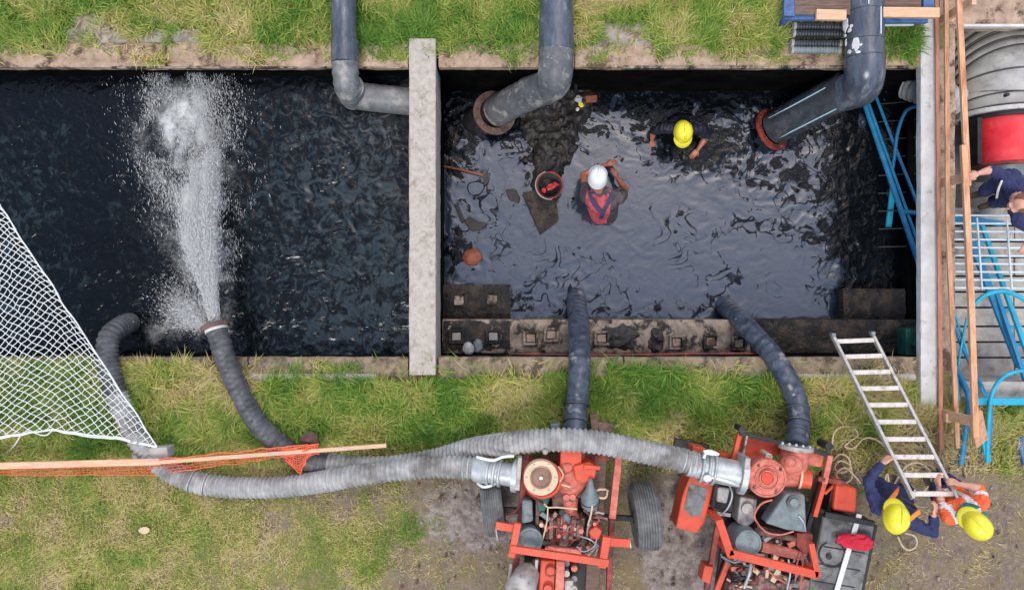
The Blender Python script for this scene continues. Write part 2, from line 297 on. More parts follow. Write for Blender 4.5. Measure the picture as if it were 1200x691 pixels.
def ground_mat():
    m = bpy.data.materials.new('earth'); m.use_nodes = True; N = m.node_tree.nodes; L = m.node_tree.links; b = N['Principled BSDF']; b.inputs['Roughness'].default_value = .95
    tc = N.new('ShaderNodeTexCoord').outputs['Object']
    def at(n): a = N.new('ShaderNodeAttribute'); a.attribute_name = n; return a.outputs['Fac']
    def noise(s, r=.65, d=8):
        n = N.new('ShaderNodeTexNoise'); n.inputs['Scale'].default_value = s; n.inputs['Detail'].default_value = d; n.inputs['Roughness'].default_value = r; L.new(tc, n.inputs['Vector']); return n.outputs[0]
    def mix(f, a, c):
        x = N.new('ShaderNodeMix'); x.data_type = 'RGBA'
        for k, s in ((0, f), (6, a), (7, c)):
            if isinstance(s, tuple): x.inputs[k].default_value = s
            else: L.new(s, x.inputs[k])
        return x.outputs[2]
    def mr(s, a, c, lo=0, hi=1):
        x = N.new('ShaderNodeMapRange'); L.new(s, x.inputs[0]); x.inputs[1].default_value = a; x.inputs[2].default_value = c; x.inputs[3].default_value = lo; x.inputs[4].default_value = hi; return x.outputs[0]
    def math_(op, a, c):
        x = N.new('ShaderNodeMath'); x.operation = op
        for k, s in ((0, a), (1, c)):
            if isinstance(s, (int, float)): x.inputs[k].default_value = s
            else: L.new(s, x.inputs[k])
        return x.outputs[0]
    f1 = mr(noise(14), .35, .65); f2 = mr(noise(60), .35, .65)
    turf = mix(f1, C(100, 98, 56), C(140, 130, 86)); turf = mix(math_('MULTIPLY', f2, .5), turf, C(150, 138, 94))
    soil = mix(f1, C(122, 106, 93), C(160, 143, 128)); soil = mix(math_('MULTIPLY', f2, .5), soil, C(90, 76, 64))
    soil = mix(mr(noise(3.2, .7), .45, .6, 0, .8), soil, C(138, 122, 88)); soil = mix(mr(noise(5.5, .75), .55, .66, 0, .7), soil, C(96, 82, 72))
    mud = mix(mr(noise(8, .72), .40, .60), C(120, 106, 98), C(170, 160, 153)); mud = mix(mr(noise(26, .7), .52, .62, 0, .45), mud, C(96, 84, 77))
    c = mix(mr(math_('ADD', at('soil'), math_('MULTIPLY', noise(22), .5)), .5, .85), turf, soil)
    c = mix(mr(math_('ADD', at('mud'), math_('MULTIPLY', noise(16, .75), .8)), .7, .95), c, mud)
    L.new(c, b.inputs['Base Color'])
    bp = N.new('ShaderNodeBump'); bp.inputs['Strength'].default_value = .9; bp.inputs['Distance'].default_value = .03; L.new(noise(34, .75, 10), bp.inputs['Height']); L.new(bp.outputs[0], b.inputs['Normal'])
    return m
g = obj('ground', me, ground_mat()); tag(g, kind='structure')
# ------------------------------------------------------------------ grass blades (one mass nobody could count)
def grass_material():
    m = bpy.data.materials.new('grass_blade'); m.use_nodes = True; N = m.node_tree.nodes; L = m.node_tree.links; b = N['Principled BSDF']; b.inputs['Roughness'].default_value = .7
    a = N.new('ShaderNodeAttribute'); a.attribute_name = 'tint'; r = N.new('ShaderNodeValToRGB'); e = r.color_ramp.elements
    e[0].position = 0; e[0].color = C(90, 138, 48); e[1].position = 1; e[1].color = C(214, 196, 150)
    for p, c in ((.28, C(132, 164, 66)), (.5, C(168, 180, 84)), (.72, C(204, 194, 116))): q = e.new(p); q.color = c
    L.new(a.outputs['Fac'], r.inputs[0]); a2 = N.new('ShaderNodeAttribute'); a2.attribute_name = 'tone'; vm = N.new('ShaderNodeVectorMath'); vm.operation = 'SCALE'; L.new(r.outputs[0], vm.inputs[0]); L.new(a2.outputs['Fac'], vm.inputs['Scale']); L.new(vm.outputs[0], b.inputs['Base Color'])
    t = N.new('ShaderNodeBsdfTranslucent'); L.new(r.outputs[0], t.inputs['Color']); mx = N.new('ShaderNodeMixShader'); mx.inputs[0].default_value = .3
    L.new(b.outputs[0], mx.inputs[1]); L.new(t.outputs[0], mx.inputs[2]); L.new(mx.outputs[0], N['Material Output'].inputs[0]); return m
rng = np.random.default_rng(7)
def blades(n, box, keep, length, lean, name, tintshift=0, wid=.0048):
    x = rng.uniform(box[0], box[2], n); y = rng.uniform(box[1], box[3], n); k = keep(x, y) > rng.random(n); x = x[k]; y = y[k]; n = len(x)
    s, m_, l_, d = masks(x, y)
    clump = fbm(x * 6, y * 6, 31); ang = fbm(x * 1.6, y * 1.6, 41) * 14 + rng.normal(0, 1.1, n)
    L = length(x, y) * rng.uniform(.35, 1.35, n) * (.4 + 1.2 * clump); ln = np.clip(lean + rng.normal(0, .25, n), .1, 1.4)
    dx = np.cos(ang); dy = np.sin(ang); w = wid * rng.uniform(.7, 1.5, n); sx = -dy * w; sy = dx * w
    z0 = -.04; hx = L * np.sin(ln * .6) * .5; hz = L * np.cos(ln * .6) * .5; tx = hx + L * .5 * np.sin(ln * 1.5); tz = hz + L * .5 * np.cos(np.minimum(ln * 1.5, 1.75))
    V = np.empty((n, 5, 3)); V[:, 0] = np.stack([x - sx, y - sy, np.full(n, z0)], -1); V[:, 1] = np.stack([x + sx, y + sy, np.full(n, z0)], -1)
    V[:, 2] = np.stack([x + hx * dx + sx * .8, y + hx * dy + sy * .8, z0 + hz], -1); V[:, 3] = np.stack([x + hx * dx - sx * .8, y + hx * dy - sy * .8, z0 + hz], -1)
    V[:, 4] = np.stack([x + tx * dx, y + tx * dy, z0 + tz], -1)
    idx = np.arange(n)[:, None] * 5; T = np.concatenate([idx + [0, 1, 2], idx + [0, 2, 3], idx + [3, 2, 4]], 1).reshape(-1, 3)
    me = bpy.data.meshes.new(name); me.vertices.add(n * 5); me.vertices.foreach_set('co', V.ravel()); me.loops.add(T.size); me.loops.foreach_set('vertex_index', T.ravel())
    me.polygons.add(len(T)); me.polygons.foreach_set('loop_start', np.arange(0, T.size, 3)); me.update(calc_edges=True)
    tint = np.clip(d + tintshift + rng.normal(0, .17, n) + (clump - .5) * .45, 0, 1); add_attr(me, 'tint', np.repeat(tint, 5)); add_attr(me, 'tone', np.repeat(np.clip(rng.normal(1, .22, n), .4, 1.5), 5))
    return me
gm = grass_material()
def edge_noise(x, a, sc=1.3, seed=50): return (fbm(x * sc, x * 0 + 3.3, seed) - .5) * a
def slab_free(x, y):  # slabs left bare among the grass of the north bank
    px = 600 + x * 100; py = 345.5 - y * 100; n = fbm(x * 6, y * 6, 77)
    hole = fbm(x * 11, y * 11, 5) < .60
    a = (np.abs(px - 103) < 24 + 30 * (n - .5)) & (py > 16) ; b = (np.abs(px - 180) < 60) & (py > 40 - 20 * n); c = (np.abs(px - 730) < 30) & (py > 28); d = (px > 915) & (px < 995) & (py > 22) & (py < 66)
    return ((a | b | c) & hole) | d | (px > 1076)
def keep_n(x, y): e = 2.98 + edge_noise(x, .22) - .1 * (x > 1.6); return np.where((y > e) & ~slab_free(x, y), 1, np.where((y > e - .14) & ~slab_free(x, y), .25, .03))
go = obj('grass', blades(105000, (-6.4, 2.78, 4.78, 3.7), keep_n, lambda x, y: .17 + 0 * x, .8, 'grass', .02), gm); tag(go, 'lush green grass along the far bank of the channel', 'grass', kind='stuff')
def keep_s(x, y):
    e = np.where(x < -2.8, -.84, -1.0) - np.where(x > 2.2, .02, 0) + edge_noise(x, .20, 1.6, 60)
    e = np.where((x > -3.1) & (x < -1.4), -1.0 + edge_noise(x, .14, 2, 61), e); e = np.where((x > 1.1) & (x < 2.2), -.86, e)
    s = masks(x, y)[0]; out = (x > 4.75) & (y > -1.33)
    return np.where(out, 0, np.where(y < e, 1 - .85 * s, .02))
go = obj('grass', blades(200000, (-6.4, -2.1, 6.4, -.75), keep_s, lambda x, y: .20 * (1 - .5 * sstep(-1.6, -2.1, y)), .8, 'grass', .04), gm); tag(go, 'long green and straw coloured grass between the channel and the hoses', 'grass', kind='stuff')
def keep_d(x, y): s, m_, l, d = masks(x, y); return np.clip(1 - .97 * s + .22 * sstep(.5, .65, fbm(x * 2.2, y * 2.2, 133)), .05, 1) * (1 - .93 * m_) * (.55 + .9 * (fbm(x * 5, y * 5, 71) - .2))
go = obj('grass', blades(190000, (-6.4, -3.7, 6.4, -1.85), keep_d, lambda x, y: .07 + 0 * x, .95, 'grass', .10, .0032), gm); tag(go, 'short trampled dry turf around the pumps', 'grass', kind='stuff')
# overhanging straggly tufts at the pit edge
def keep_e(x, y): return sstep(.60, .68, fbm(x * 2.3, y * 0 + (y > 1) * 9, 91)) * .9
for b_, lb in (((-6.3, 2.72, 4.7, 2.82), 'straggly weeds rooted in the cracked north coping'), ((-5.2, -.92, 4.6, -.78), 'straggly weeds at the south lip of the channel')):
    go = obj('weeds', blades(9000, b_, keep_e, lambda x, y: .12 + 0 * x, .8, 'weeds', .15), gm); tag(go, lb, 'weeds', kind='stuff')
# ------------------------------------------------------------------ pit walls, copings, ledges
def rough_slab(name, x0, x1, y0, y1, zt, zb, m, parent=None, amp=.012, step=.04, crack=None, edge=.02, seed=1):
    xs_ = np.arange(x0, x1 + step / 2, step); ny = max(4, int((y1 - y0) / step)); ys_ = np.linspace(y0, y1, ny + 1)
    X, Y = np.meshgrid(xs_, ys_); Z = zt + (fbm(X * 5, Y * 5, seed) - .5) * amp * 2
    edges = np.minimum(Y - y0, y1 - Y); Z = Z - edge * (1 - sstep(0, .035, edges))
    if crack: Z = Z - crack(X, Y)
    v = [tuple(p) for p in np.stack([X, Y, Z], -1).reshape(-1, 3)]; nx = len(xs_); mb = MB(); f = []
    for i in range(ny):
        for j in range(nx - 1): a = i * nx + j; f.append((a, a + 1, a + nx + 1, a + nx))
    mb.add(v, f, True)
    wob = lambda x, s: (mnoise.noise(Vector((x * 3, s, seed))) + .5 * mnoise.noise(Vector((x * 9, s, seed)))) * .012
    for yy, row in ((y0, 0), (y1, ny)):
        b0 = len(mb.v); sgn = 1 if row else -1
        mb.add([v[row * nx + j] for j in range(nx)] + [(xs_[j], yy + sgn * wob(xs_[j], row), zb) for j in range(nx)],
               [((j, j + 1, nx + j + 1, nx + j) if row else (j + 1, j, nx + j, nx + j + 1)) for j in range(nx - 1)])
    for xx, cidx in ((x0, 0), (x1, nx - 1)):
        mb.add([v[i * nx + cidx] for i in range(ny + 1)] + [(xx, ys_[i], zb) for i in range(ny + 1)], [(i, i + 1, ny + 2 + i, ny + 1 + i) for i in range(ny)])
    return obj(name, mb, m, parent)
def crackN(X, Y):
    y = 2.745 + .02 * np.sin(X * 2.2) + (fbm(X * 4, Y * 0, 5) - .5) * .03; inx = (X > -5.05) & (X < -3.38)
    c = .05 * np.exp(-((Y - y) / .016) ** 2) * inx
    y2 = 2.88 - (X + 4.4) * .11 + (fbm(X * 5, Y * 0, 8) - .5) * .04; c += .03 * np.exp(-((Y - y2) / .012) ** 2) * ((X > -4.6) & (X < -3.6))
    for cx, cy, r in ((-5.4, 2.78, .07), (-3.36, 2.77, .08), (1.72, 2.82, .05), (1.3, 2.72, .06)): c += .05 * np.exp(-(((X - cx) / r) ** 2 + ((Y - cy) / (r * .6)) ** 2))
    return c
nb = thing('channel_wall', 'far side channel wall with cracked pinkish concrete coping under the pipes', 'wall', (0, 2.8, 0))
mbw = MB(); mbw.box((-7.45, 2.80, -1.4), (25.1, .24, 2.60)); obj('wall_face', mbw, M['wetwall'], nb)
for a, b_ in ((-20, -6.5), (-6.5, -4.06), (-4.04, -1.22), (-.86, .72), (.74, 2.62), (2.64, 4.76)):
    rough_slab('coping_slab', a, b_, 2.672, 2.965, .0, -.12, M['coping'], nb, crack=crackN, step=.03 if b_ > -6.6 else .5, seed=2)
mb = MB(); mb.box((3.0, 2.668, -.02), (3.4, .03, .05)); mb.box((-3, 2.668, -.03), (3.4, .02, .04)); obj('lip_rail', mb, M['ledge'], nb)
for i, (x0, y0, x1, y1) in enumerate(((77, 14, 128, 50), (128, 34, 250, 50), (253, 36, 302, 49), (0, 38, 22, 49), (700, 24, 765, 56))):
    a = P(x0, y1); b_ = P(x1, y0); s_ = rough_slab('exposed_slab', a.x, b_.x, a.y, b_.y, .012, -.06, M['slab'], nb, seed=8 + i)
sb = thing('channel_wall', 'near side channel wall with dirt covered coping beside the long grass', 'wall', (0, -.8, 0))
mbw = MB(); mbw.box((-11, -.845, -1.4), (20, .22, 2.60)); mbw.box((2.2, -.845, -1.4), (6.1, .22, 2.60)); obj('wall_face', mbw, M['wetwall'], sb)
for a, b_ in ((-20, -6.5), (-6.5, -3.1), (-3.08, -1.22), (-.86, 1.3), (1.32, 3.2), (3.22, 4.76)):
    rough_slab('coping_slab', a, b_, -.97, -.728, .0, -.12, M['copingS'], sb, step=.03 if b_ > -6.6 else .5, seed=4)
for x0, x1, y0, y1 in ((288, 441, 438, 446), (925, 1075, 438, 446), (340, 420, 447, 452)):
    a = P(x0, y1, .02); b_ = P(x1, y0, .02); rough_slab('kerb_strip', a.x, b_.x, a.y, b_.y, .025, -.08, M['concrete'], sb, step=.04, seed=14)
mb = MB(); mb.tube([P(x, 415 + .8 * math.sin(x * .02), -.2) for x in range(596, 905, 15)], .016, 8); obj('steel_rail', mb, M['darkred'], sb)
ld = thing('ledge', 'stained concrete ledge with square recesses along the near wall', 'ledge', (2.1, -.5, -.65))
rough_slab('ledge_top', -.875, 3.0, -.73, -.31, -.65, -2.6, M['ledge'], ld, amp=.03, edge=.02, seed=21)
rough_slab('ledge_top', 3.0, 5.08, -.73, -.31, -.65, -2.6, M['ledge_dark'], ld, amp=.05, edge=.02, seed=22)
mb = MB(); a = P(519, 411, -.62); b_ = P(596, 376, -.62); 
rough_slab('sludge_patch', a.x, b_.x, a.y, b_.y + .0, -.635, -.7, M['ledge_dark'], ld, amp=.03, seed=23)
for cx, cy in ((726, 396), (770, 398)):
    mb = MB(); mb.rock(P(cx, cy, -.65), (.42 if cx < 740 else .2, .3, .09), 7 + cx, .5, sub=3); obj('sludge_patch', mb, M['sludge'], ld)
for cx, cy in ((535, 394), (578, 394), (622, 396), (646, 392), (705, 396), (793, 401), (833, 400), (866, 402)):
    c = P(cx, cy, -.62); mb = MB()
    for sx, sy, w, h in ((0, .075, .19, .03), (0, -.075, .19, .03), (.08, 0, .03, .12), (-.08, 0, .03, .12)): mb.box((c.x + sx, c.y + sy, -.625), (w, h, .07))
    fr = obj('recess_frame', mb, M['ledge'] if cx > 600 else M['ledge_dark'], ld, bevel=.006); mb = MB(); mb.box((c.x, c.y, -.635), (.11, .1, .04)); obj('recess_plate', mb, M['coping'] if cx > 600 else M['concrete'], fr, bevel=.01)
st = thing('step_block', 'sludge covered step block beside the divider beam', 'concrete block', (-.5, 0, -1.5))
a = P(519, 373, -1.0); b_ = P(597, 333, -1.0); rough_slab('block', a.x, b_.x, -.312, b_.y, -1.0, -2.6, M['ledge_dark'], st, amp=.07, seed=31)
for cx, cy in ((538, 352), (577, 351)):
    mb = MB(); c = P(cx, cy, -.98); mb.box((c.x, c.y, -.98), (.13, .12, .1)); obj('recess_plate', mb, M['ledge'], st, bevel=.015)
st = thing('step_block', 'brown stained step block in the corner under the white beam', 'concrete block', (4.8, -.1, -1.3))
a = P(988, 374, -.9); b_ = P(1085, 338, -.9); rough_slab('block', a.x, 5.08, -.312, b_.y, -.9, -2.6, M['ledge_dark'], st, amp=.05, seed=32)
dv = thing('divider_beam', 'pale concrete beam dividing the two pools', 'beam', (-1.04, 1, 0))
def rough_beam(name, x0, x1, y0, y1, zt, zb, m, parent, seed=1, amp=.006, skew=0):
    mb = MB(); n = int((y1 - y0) / .05); pr = [(0, -1), (0, 0), (.02, 1), (.98, 1), (1, 0), (1, -1)]; vs = []
    for i in range(n + 1):
        y = y0 + (y1 - y0) * i / n
        for k, (t, q) in enumerate(pr):
            x = x0 + (x1 - x0) * t + (mnoise.noise(Vector((y * 2, k * 3, seed))) + .6 * mnoise.noise(Vector((y * 9, k * 3, seed)))) * amp * 1.5 + skew * (y - y0)
            z = zt if q == 1 else (zt - .02 if q == 0 else zb); vs.append((x, y, z + (mnoise.noise(Vector((y * 5, k, seed + 5))) * amp if q >= 0 else 0)))
    f = [(i * 6 + k, i * 6 + k + 1, i * 6 + k + 7, i * 6 + k + 6) for i in range(n) for k in range(5)] + [(0, 1, 2, 3, 4, 5), tuple(n * 6 + k for k in range(5, -1, -1))]
    mb.add(vs, f); return obj(name, mb, m, parent)
rough_beam('beam', -1.2, -.885, -.93, 2.98, .06, -.5, M['beam'], dv, 3)
mb = MB(); mb.box((-1.04, .97, -1.55), (.29, 3.42, 2.09)); obj('wall', mb, M['wetwall'], dv)
# ------------------------------------------------------------------ chamber on the right
wb = tag(rough_beam('end_beam', 4.775, 4.965, -1.34, 3.22, .03, -.07, M['whitebeam'], None, 6, .004), 'whitewashed concrete beam along the right end of the pool', 'beam')
ch = thing('chamber_wall', 'concrete chamber walls to the right of the whitewashed beam', 'wall', (6, 0, 0))
rough_beam('kerb', 5.0, 5.22, -1.2, 3.2, -.04, -.34, M['coping'], ch, 9, .01)
mb = MB(); mb.box((5.16, 1.2, -1.75), (.12, 3.75, 1.70)); obj('side_wall', mb, M['wetwall'], ch)
for k in range(19):   # thin steel rungs cast across the dark wall
    y = P(1000, 100 + k * 10.5, -1.0).y
    if k % 2 == 0: mb = MB(); mb.bar((5.3, y, -.86), (4.80, y, -1.06), .014, .014); obj('rung', mb, M['black'], ch)
rough_slab('chamber_lip', 5.23, 9, -1.22, -1.02, -.02, -.9, M['concrete'], ch, seed=41)
rough_slab('roof_slab', 5.0, 9.2, 3.17, 6, .02, -.25, M['coping'], ch, seed=42, amp=.01)
mb = MB(); mb.bar((5.2, 3.155, -.03), (9.2, 3.155, -.03), .03, .07); obj('slab_edge_trim', mb, M['whitebeam'], ch)
mb = MB(); mb.box((7.5, 2.75, -1.0), (1.9, .08, 1.9), Matrix.Rotation(R(38), 3, 'Z')); mb.box((9.3, 1, -.8), (.2, 6, 1.8)); obj('side_panel', mb, M['concrete'], ch)
mb = MB(); mb.box((7.2, 4.3, -1.1), (4.2, .2, 1.8)); obj('back_wall', mb, M['wetwall'], ch)
mb = MB(); mb.box((7.3, 3.0, -1.85), (4.1, 3.6, .3)); mb.box((7.3, -.1, -1.12), (4.1, 2.2, .3)); fl = obj('floor', mb, M['concrete']); tag(fl, kind='structure')
pm = None
yy = 1.12; k = 0
while yy > -1.0:
    w = .2 if k % 3 else .24; x0 = 5.25; segs = [(5.24, 6.4), (6.415, 9)] if k % 2 else [(5.24, 7.2), (7.215, 9)]
    for a, b_ in segs:
        mb = MB(); mb.box(((a + b_) / 2, yy - w / 2, -.855 + .008 * math.sin(k * 2.3 + a)), (b_ - a, w - .022, .12)); obj('concrete_plank', mb, M['concrete'], fl, bevel=.008)
    yy -= w; k += 1
# ------------------------------------------------------------------ water
def painted_sheen_r(X, Y):  # bright sky sheen and dark reflections painted onto the right pool by position
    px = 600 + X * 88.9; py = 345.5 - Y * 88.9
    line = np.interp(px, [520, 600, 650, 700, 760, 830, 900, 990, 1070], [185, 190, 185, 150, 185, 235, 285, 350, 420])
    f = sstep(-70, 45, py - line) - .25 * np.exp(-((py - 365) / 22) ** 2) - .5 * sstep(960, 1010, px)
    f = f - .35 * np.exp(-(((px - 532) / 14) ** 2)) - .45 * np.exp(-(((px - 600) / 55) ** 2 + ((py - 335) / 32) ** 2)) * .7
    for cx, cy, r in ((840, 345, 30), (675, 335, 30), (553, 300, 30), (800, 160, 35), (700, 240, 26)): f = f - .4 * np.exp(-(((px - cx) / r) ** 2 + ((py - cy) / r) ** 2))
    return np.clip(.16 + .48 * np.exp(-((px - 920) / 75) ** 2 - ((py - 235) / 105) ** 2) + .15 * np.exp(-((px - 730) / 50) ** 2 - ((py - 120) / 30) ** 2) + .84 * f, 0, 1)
def painted_sheen_l(X, Y):  # painted sky sheen for the left pool, weaker along its edges
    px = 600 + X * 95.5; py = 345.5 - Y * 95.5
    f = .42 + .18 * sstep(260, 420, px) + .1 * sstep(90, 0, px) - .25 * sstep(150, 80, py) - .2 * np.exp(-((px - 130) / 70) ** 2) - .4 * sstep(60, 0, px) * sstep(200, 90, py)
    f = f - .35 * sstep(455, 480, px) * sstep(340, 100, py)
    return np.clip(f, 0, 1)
def foam_l(X, Y):
    px = 600 + X * 95.5; py = 345.5 - Y * 95.5
    cx = np.interp(py, [85, 150, 250, 385], [212, 216, 232, 252]); w = np.interp(py, [85, 150, 250, 385], [52, 58, 40, 22])
    core = np.exp(-((px - cx) / w) ** 2) * sstep(75, 110, py) * sstep(395, 380, py)
    side = np.exp(-(((px - 200) / 48) ** 2 + ((py - 385) / 24) ** 2)) + .35 * np.exp(-(((px - 190) / 90) ** 2 + ((py - 250) / 150) ** 2))
    return np.clip((core * .75 + side * .7) * (.1 + 1.5 * fbm(X * 5, Y * 3.5, 19)), 0, 1)
def wave(X, Y, seed, amp, fine):
    wx = fbm(X * 1.5, Y * 1.5, seed) * 2.2; wy = fbm(X * 1.5, Y * 1.5, seed + 5) * 2.2
    a = np.abs(fbm((X + wx) * 2.6, (Y + wy) * 3.4, seed + 9, 3) - .5) * 2; b = fbm(X * fine + wx * 3, Y * fine + wy * 3, seed + 13, 4)
    return amp * (1 - a) ** 2 + amp * .6 * (b - .5)
wr = grid_mesh('water', np.arange(-1.0, 5.2, .02), np.arange(-.5, 2.78, .02), lambda X, Y: -1.12 + wave(X, Y, 100, .018, 6) * (.16 + .9 * (1 - painted_sheen_r(X, Y)) ** 1.5), None,
    {'painted_sheen': painted_sheen_r, 'foam': lambda X, Y: X * 0})
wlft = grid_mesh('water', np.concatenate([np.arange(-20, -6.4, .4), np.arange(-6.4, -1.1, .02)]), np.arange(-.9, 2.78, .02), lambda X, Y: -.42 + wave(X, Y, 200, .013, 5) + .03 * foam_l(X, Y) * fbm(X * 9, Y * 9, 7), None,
    {'painted_sheen': painted_sheen_l, 'foam': foam_l})
def water_mat(name, scale, warp, fine, painted_sheen_ior=2.5, ridge=.0, fb=.35, fw=.38, aw=.34, e0=.485, e1=.525, tint=C(42, 50, 62)):
    m = bpy.data.materials.new(name); m.use_nodes = True; N = m.node_tree.nodes; L = m.node_tree.links; b = N['Principled BSDF']
    tc = N.new('ShaderNodeTexCoord').outputs['Object']
    def link(s, i):
        if isinstance(s, (int, float, tuple)): i.default_value = s
        else: L.new(s, i)
    def noise(v, s, d=5, r=.55, dist=0):
        n = N.new('ShaderNodeTexNoise'); n.inputs['Scale'].default_value = s; n.inputs['Detail'].default_value = d; n.inputs['Roughness'].default_value = r; n.inputs['Distortion'].default_value = dist; L.new(v, n.inputs['Vector']); return n.outputs[0]
    def mt(op, a, c): x = N.new('ShaderNodeMath'); x.operation = op; link(a, x.inputs[0]); link(c, x.inputs[1]); return x.outputs[0]
    def mr(s, a, c, lo=0, hi=1): x = N.new('ShaderNodeMapRange'); x.interpolation_type = 'SMOOTHSTEP'; L.new(s, x.inputs[0]); x.inputs[1].default_value = a; x.inputs[2].default_value = c; x.inputs[3].default_value = lo; x.inputs[4].default_value = hi; return x.outputs[0]
    at = {}
    for k in ('painted_sheen', 'foam'): a = N.new('ShaderNodeAttribute'); a.attribute_name = k; at[k] = a.outputs['Fac']
    n = noise(tc, scale, 4, .6, warp); n2 = noise(tc, fine, 3, .6, warp * .8)
    f = mt('ADD', mt('ADD', mt('MULTIPLY', n, 1 - fw), mt('MULTIPLY', n2, fw)), mt('MULTIPLY', mt('SUBTRACT', at['painted_sheen'], .5), aw))
    painted_sheen = mr(f, e0, e1)
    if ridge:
        rd = mt('ABSOLUTE', mt('SUBTRACT', noise(tc, 3.4, 2, .5, .8), .5), 0); cut = mr(mt('ADD', rd, mt('MULTIPLY', noise(tc, 3.1, 2), .10)), .05, .072); gate = mr(mt('ADD', mt('MULTIPLY', noise(tc, 1.7, 3), 1.0), mt('MULTIPLY', at['painted_sheen'], .18)), .615, .73); cut = mt('MAXIMUM', cut, gate); painted_sheen = mt('MULTIPLY', painted_sheen, cut)  # dark ripple reflections painted as lines cut out of the sheen
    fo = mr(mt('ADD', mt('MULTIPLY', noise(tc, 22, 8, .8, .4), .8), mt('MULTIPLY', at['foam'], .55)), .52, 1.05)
    big = mr(mt('ADD', at['painted_sheen'], mt('MULTIPLY', noise(tc, 1.1, 2), .35)), .35, .95, .6, 1.0); ior = mr(mt('MULTIPLY', painted_sheen, big), 0, 1, 1.33, painted_sheen_ior); L.new(ior, b.inputs['IOR'])
    mx = N.new('ShaderNodeMix'); mx.data_type = 'RGBA'; L.new(painted_sheen, mx.inputs[0]); mx.inputs[6].default_value = C(10, 14, 18); mx.inputs[7].default_value = tint  # reflected sky tone mixed into the base colour
    m2 = N.new('ShaderNodeMix'); m2.data_type = 'RGBA'; L.new(mt('MULTIPLY', fo, at['foam']), m2.inputs[0]); L.new(mx.outputs[2], m2.inputs[6]); m2.inputs[7].default_value = C(206, 208, 206)
    L.new(m2.outputs[2], b.inputs['Base Color']); L.new(mr(painted_sheen, 0, 1, .04, .13), b.inputs['Roughness'])
    bp = N.new('ShaderNodeBump'); L.new(mr(painted_sheen, 0, 1, .5, fb), bp.inputs['Strength']); bp.inputs['Distance'].default_value = .02; L.new(mt('ADD', n2, mt('MULTIPLY', painted_sheen, .10)), bp.inputs['Height']); L.new(bp.outputs[0], b.inputs['Normal'])
    return m
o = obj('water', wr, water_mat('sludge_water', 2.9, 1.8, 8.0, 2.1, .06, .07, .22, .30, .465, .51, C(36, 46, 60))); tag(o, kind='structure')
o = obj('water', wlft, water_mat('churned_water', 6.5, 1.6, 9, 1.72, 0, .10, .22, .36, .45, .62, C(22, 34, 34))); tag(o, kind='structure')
# sludge bank in the right pool
def bank_z(X, Y):
    px = 600 + X * 88.9; py = 345.5 - Y * 88.9
    l = np.interp(py, [90, 130, 200, 230, 275], [590, 600, 612, 612, 633]); r = np.interp(py, [90, 120, 170, 230, 262, 275], [712, 708, 682, 655, 648, 636])
    n = fbm(X * 5, Y * 5, 61); d = np.minimum(px - l, r - px) + (n - .5) * 26; d = np.minimum(d, (278 - py) * 1.2)
    return -1.22 + .17 * sstep(-10, 22, d) + (fbm(X * 9, Y * 9, 63, 5) - .5) * .13
o = obj('sludge_bank', grid_mesh('sludge_bank', np.arange(-.3, 1.5, .02), np.arange(.7, 2.68, .02), bank_z, None), M['sludge']); tag(o, kind='structure')
# ------------------------------------------------------------------ rigid plastic pipes
def flange(parent, c, axis, R0, R1, m, bolts=12, thick=.04):
    axis = Vector(axis).normalized(); mb = MB(); mb.lathe(c, axis, [(R0, 0), (R1, 0), (R1, thick), (R0, thick), (R0, 0)], 32, False, False)
    f = obj('flange', mb, m, parent, bevel=.004); u, w = frame_for(axis); bm_ = None
    for k in range(bolts):
        a = 2 * math.pi * k / bolts; p = Vector(c) + (u * math.cos(a) + w * math.sin(a)) * (R0 + R1) / 2
        mb = MB(); mb.cyl(p - axis * .02, p + axis * (thick + .02), .014, n=6); obj('bolt', mb, M['rust'], f)
    return f
pp = thing('discharge_pipe', 'thinnest grey plastic pipe, crossing the far bank left of the divider beam', 'pipe', P(404, 60, 0))
mb = MB(); pa = spline([P(403, -260, .15), P(403, 20, .15), P(404, 62, .15)]); mb.tube(pa, .143, 24); obj('pipe_body', mb, M['plastic'], pp)
mb = MB(); mb.cyl(P(404, 48, .15), P(404, 74, .15), .155, n=24); obj('socket', mb, M['plastic'], pp)
mb = MB(); mb.tube(spline([P(404, 72, .15), P(406, 96, .1), P(410, 108, -.1), P(414, 114, -.4)], .01), lambda L: .15 + .006 * math.sin(L * 60), 24); obj('elbow', mb, M['elbowdark'], pp)
mb = MB(); mb.cyl(P(409, 102, .0), P(412, 111, -.24), .172, .165, 24); obj('collar', mb, M['elbowdark'], pp)
mb = MB(); mb.tube(spline([P(412, 110, -.22), P(424, 113, -.28), P(450, 116, -.32), P(490, 120, -.35)]), .165, 24); obj('lower_pipe', mb, M['elbowdark'], pp)
pp = thing('discharge_pipe', 'middle grey pipe with a mud streaked elbow and a bolted brown flange', 'pipe', P(652, 60, 0))
mb = MB(); mb.tube([P(653, -260, .2), P(652, 76, .2)], .192, 28); obj('pipe_body', mb, M['plastic'], pp)
mb = MB(); mb.cyl(P(652, 24, .2), P(652, 60, .2), .202, n=28); obj('socket', mb, M['plastic'], pp)
mud = mat('mud_splashed_plastic', C(78, 80, 84), C(106, 108, 110), 7, .5, .4, c3=C(164, 160, 154), s3=6, t3=(.52, .66))
mb = MB(); mb.tube(spline([P(652, 60, .2), P(651, 84, .19), P(648, 97, .05), P(637, 104, -.14), P(620, 109, -.36)], .02), lambda L: .2 if L > .06 else .207, 28); obj('elbow', mb, mud, pp)
mb = MB(); mb.tube(spline([P(632, 105, -.22), P(606, 117, -.52), P(590, 126, -.72), P(582, 131, -.84)]), .2, 28); obj('lower_pipe', mb, mud, pp)
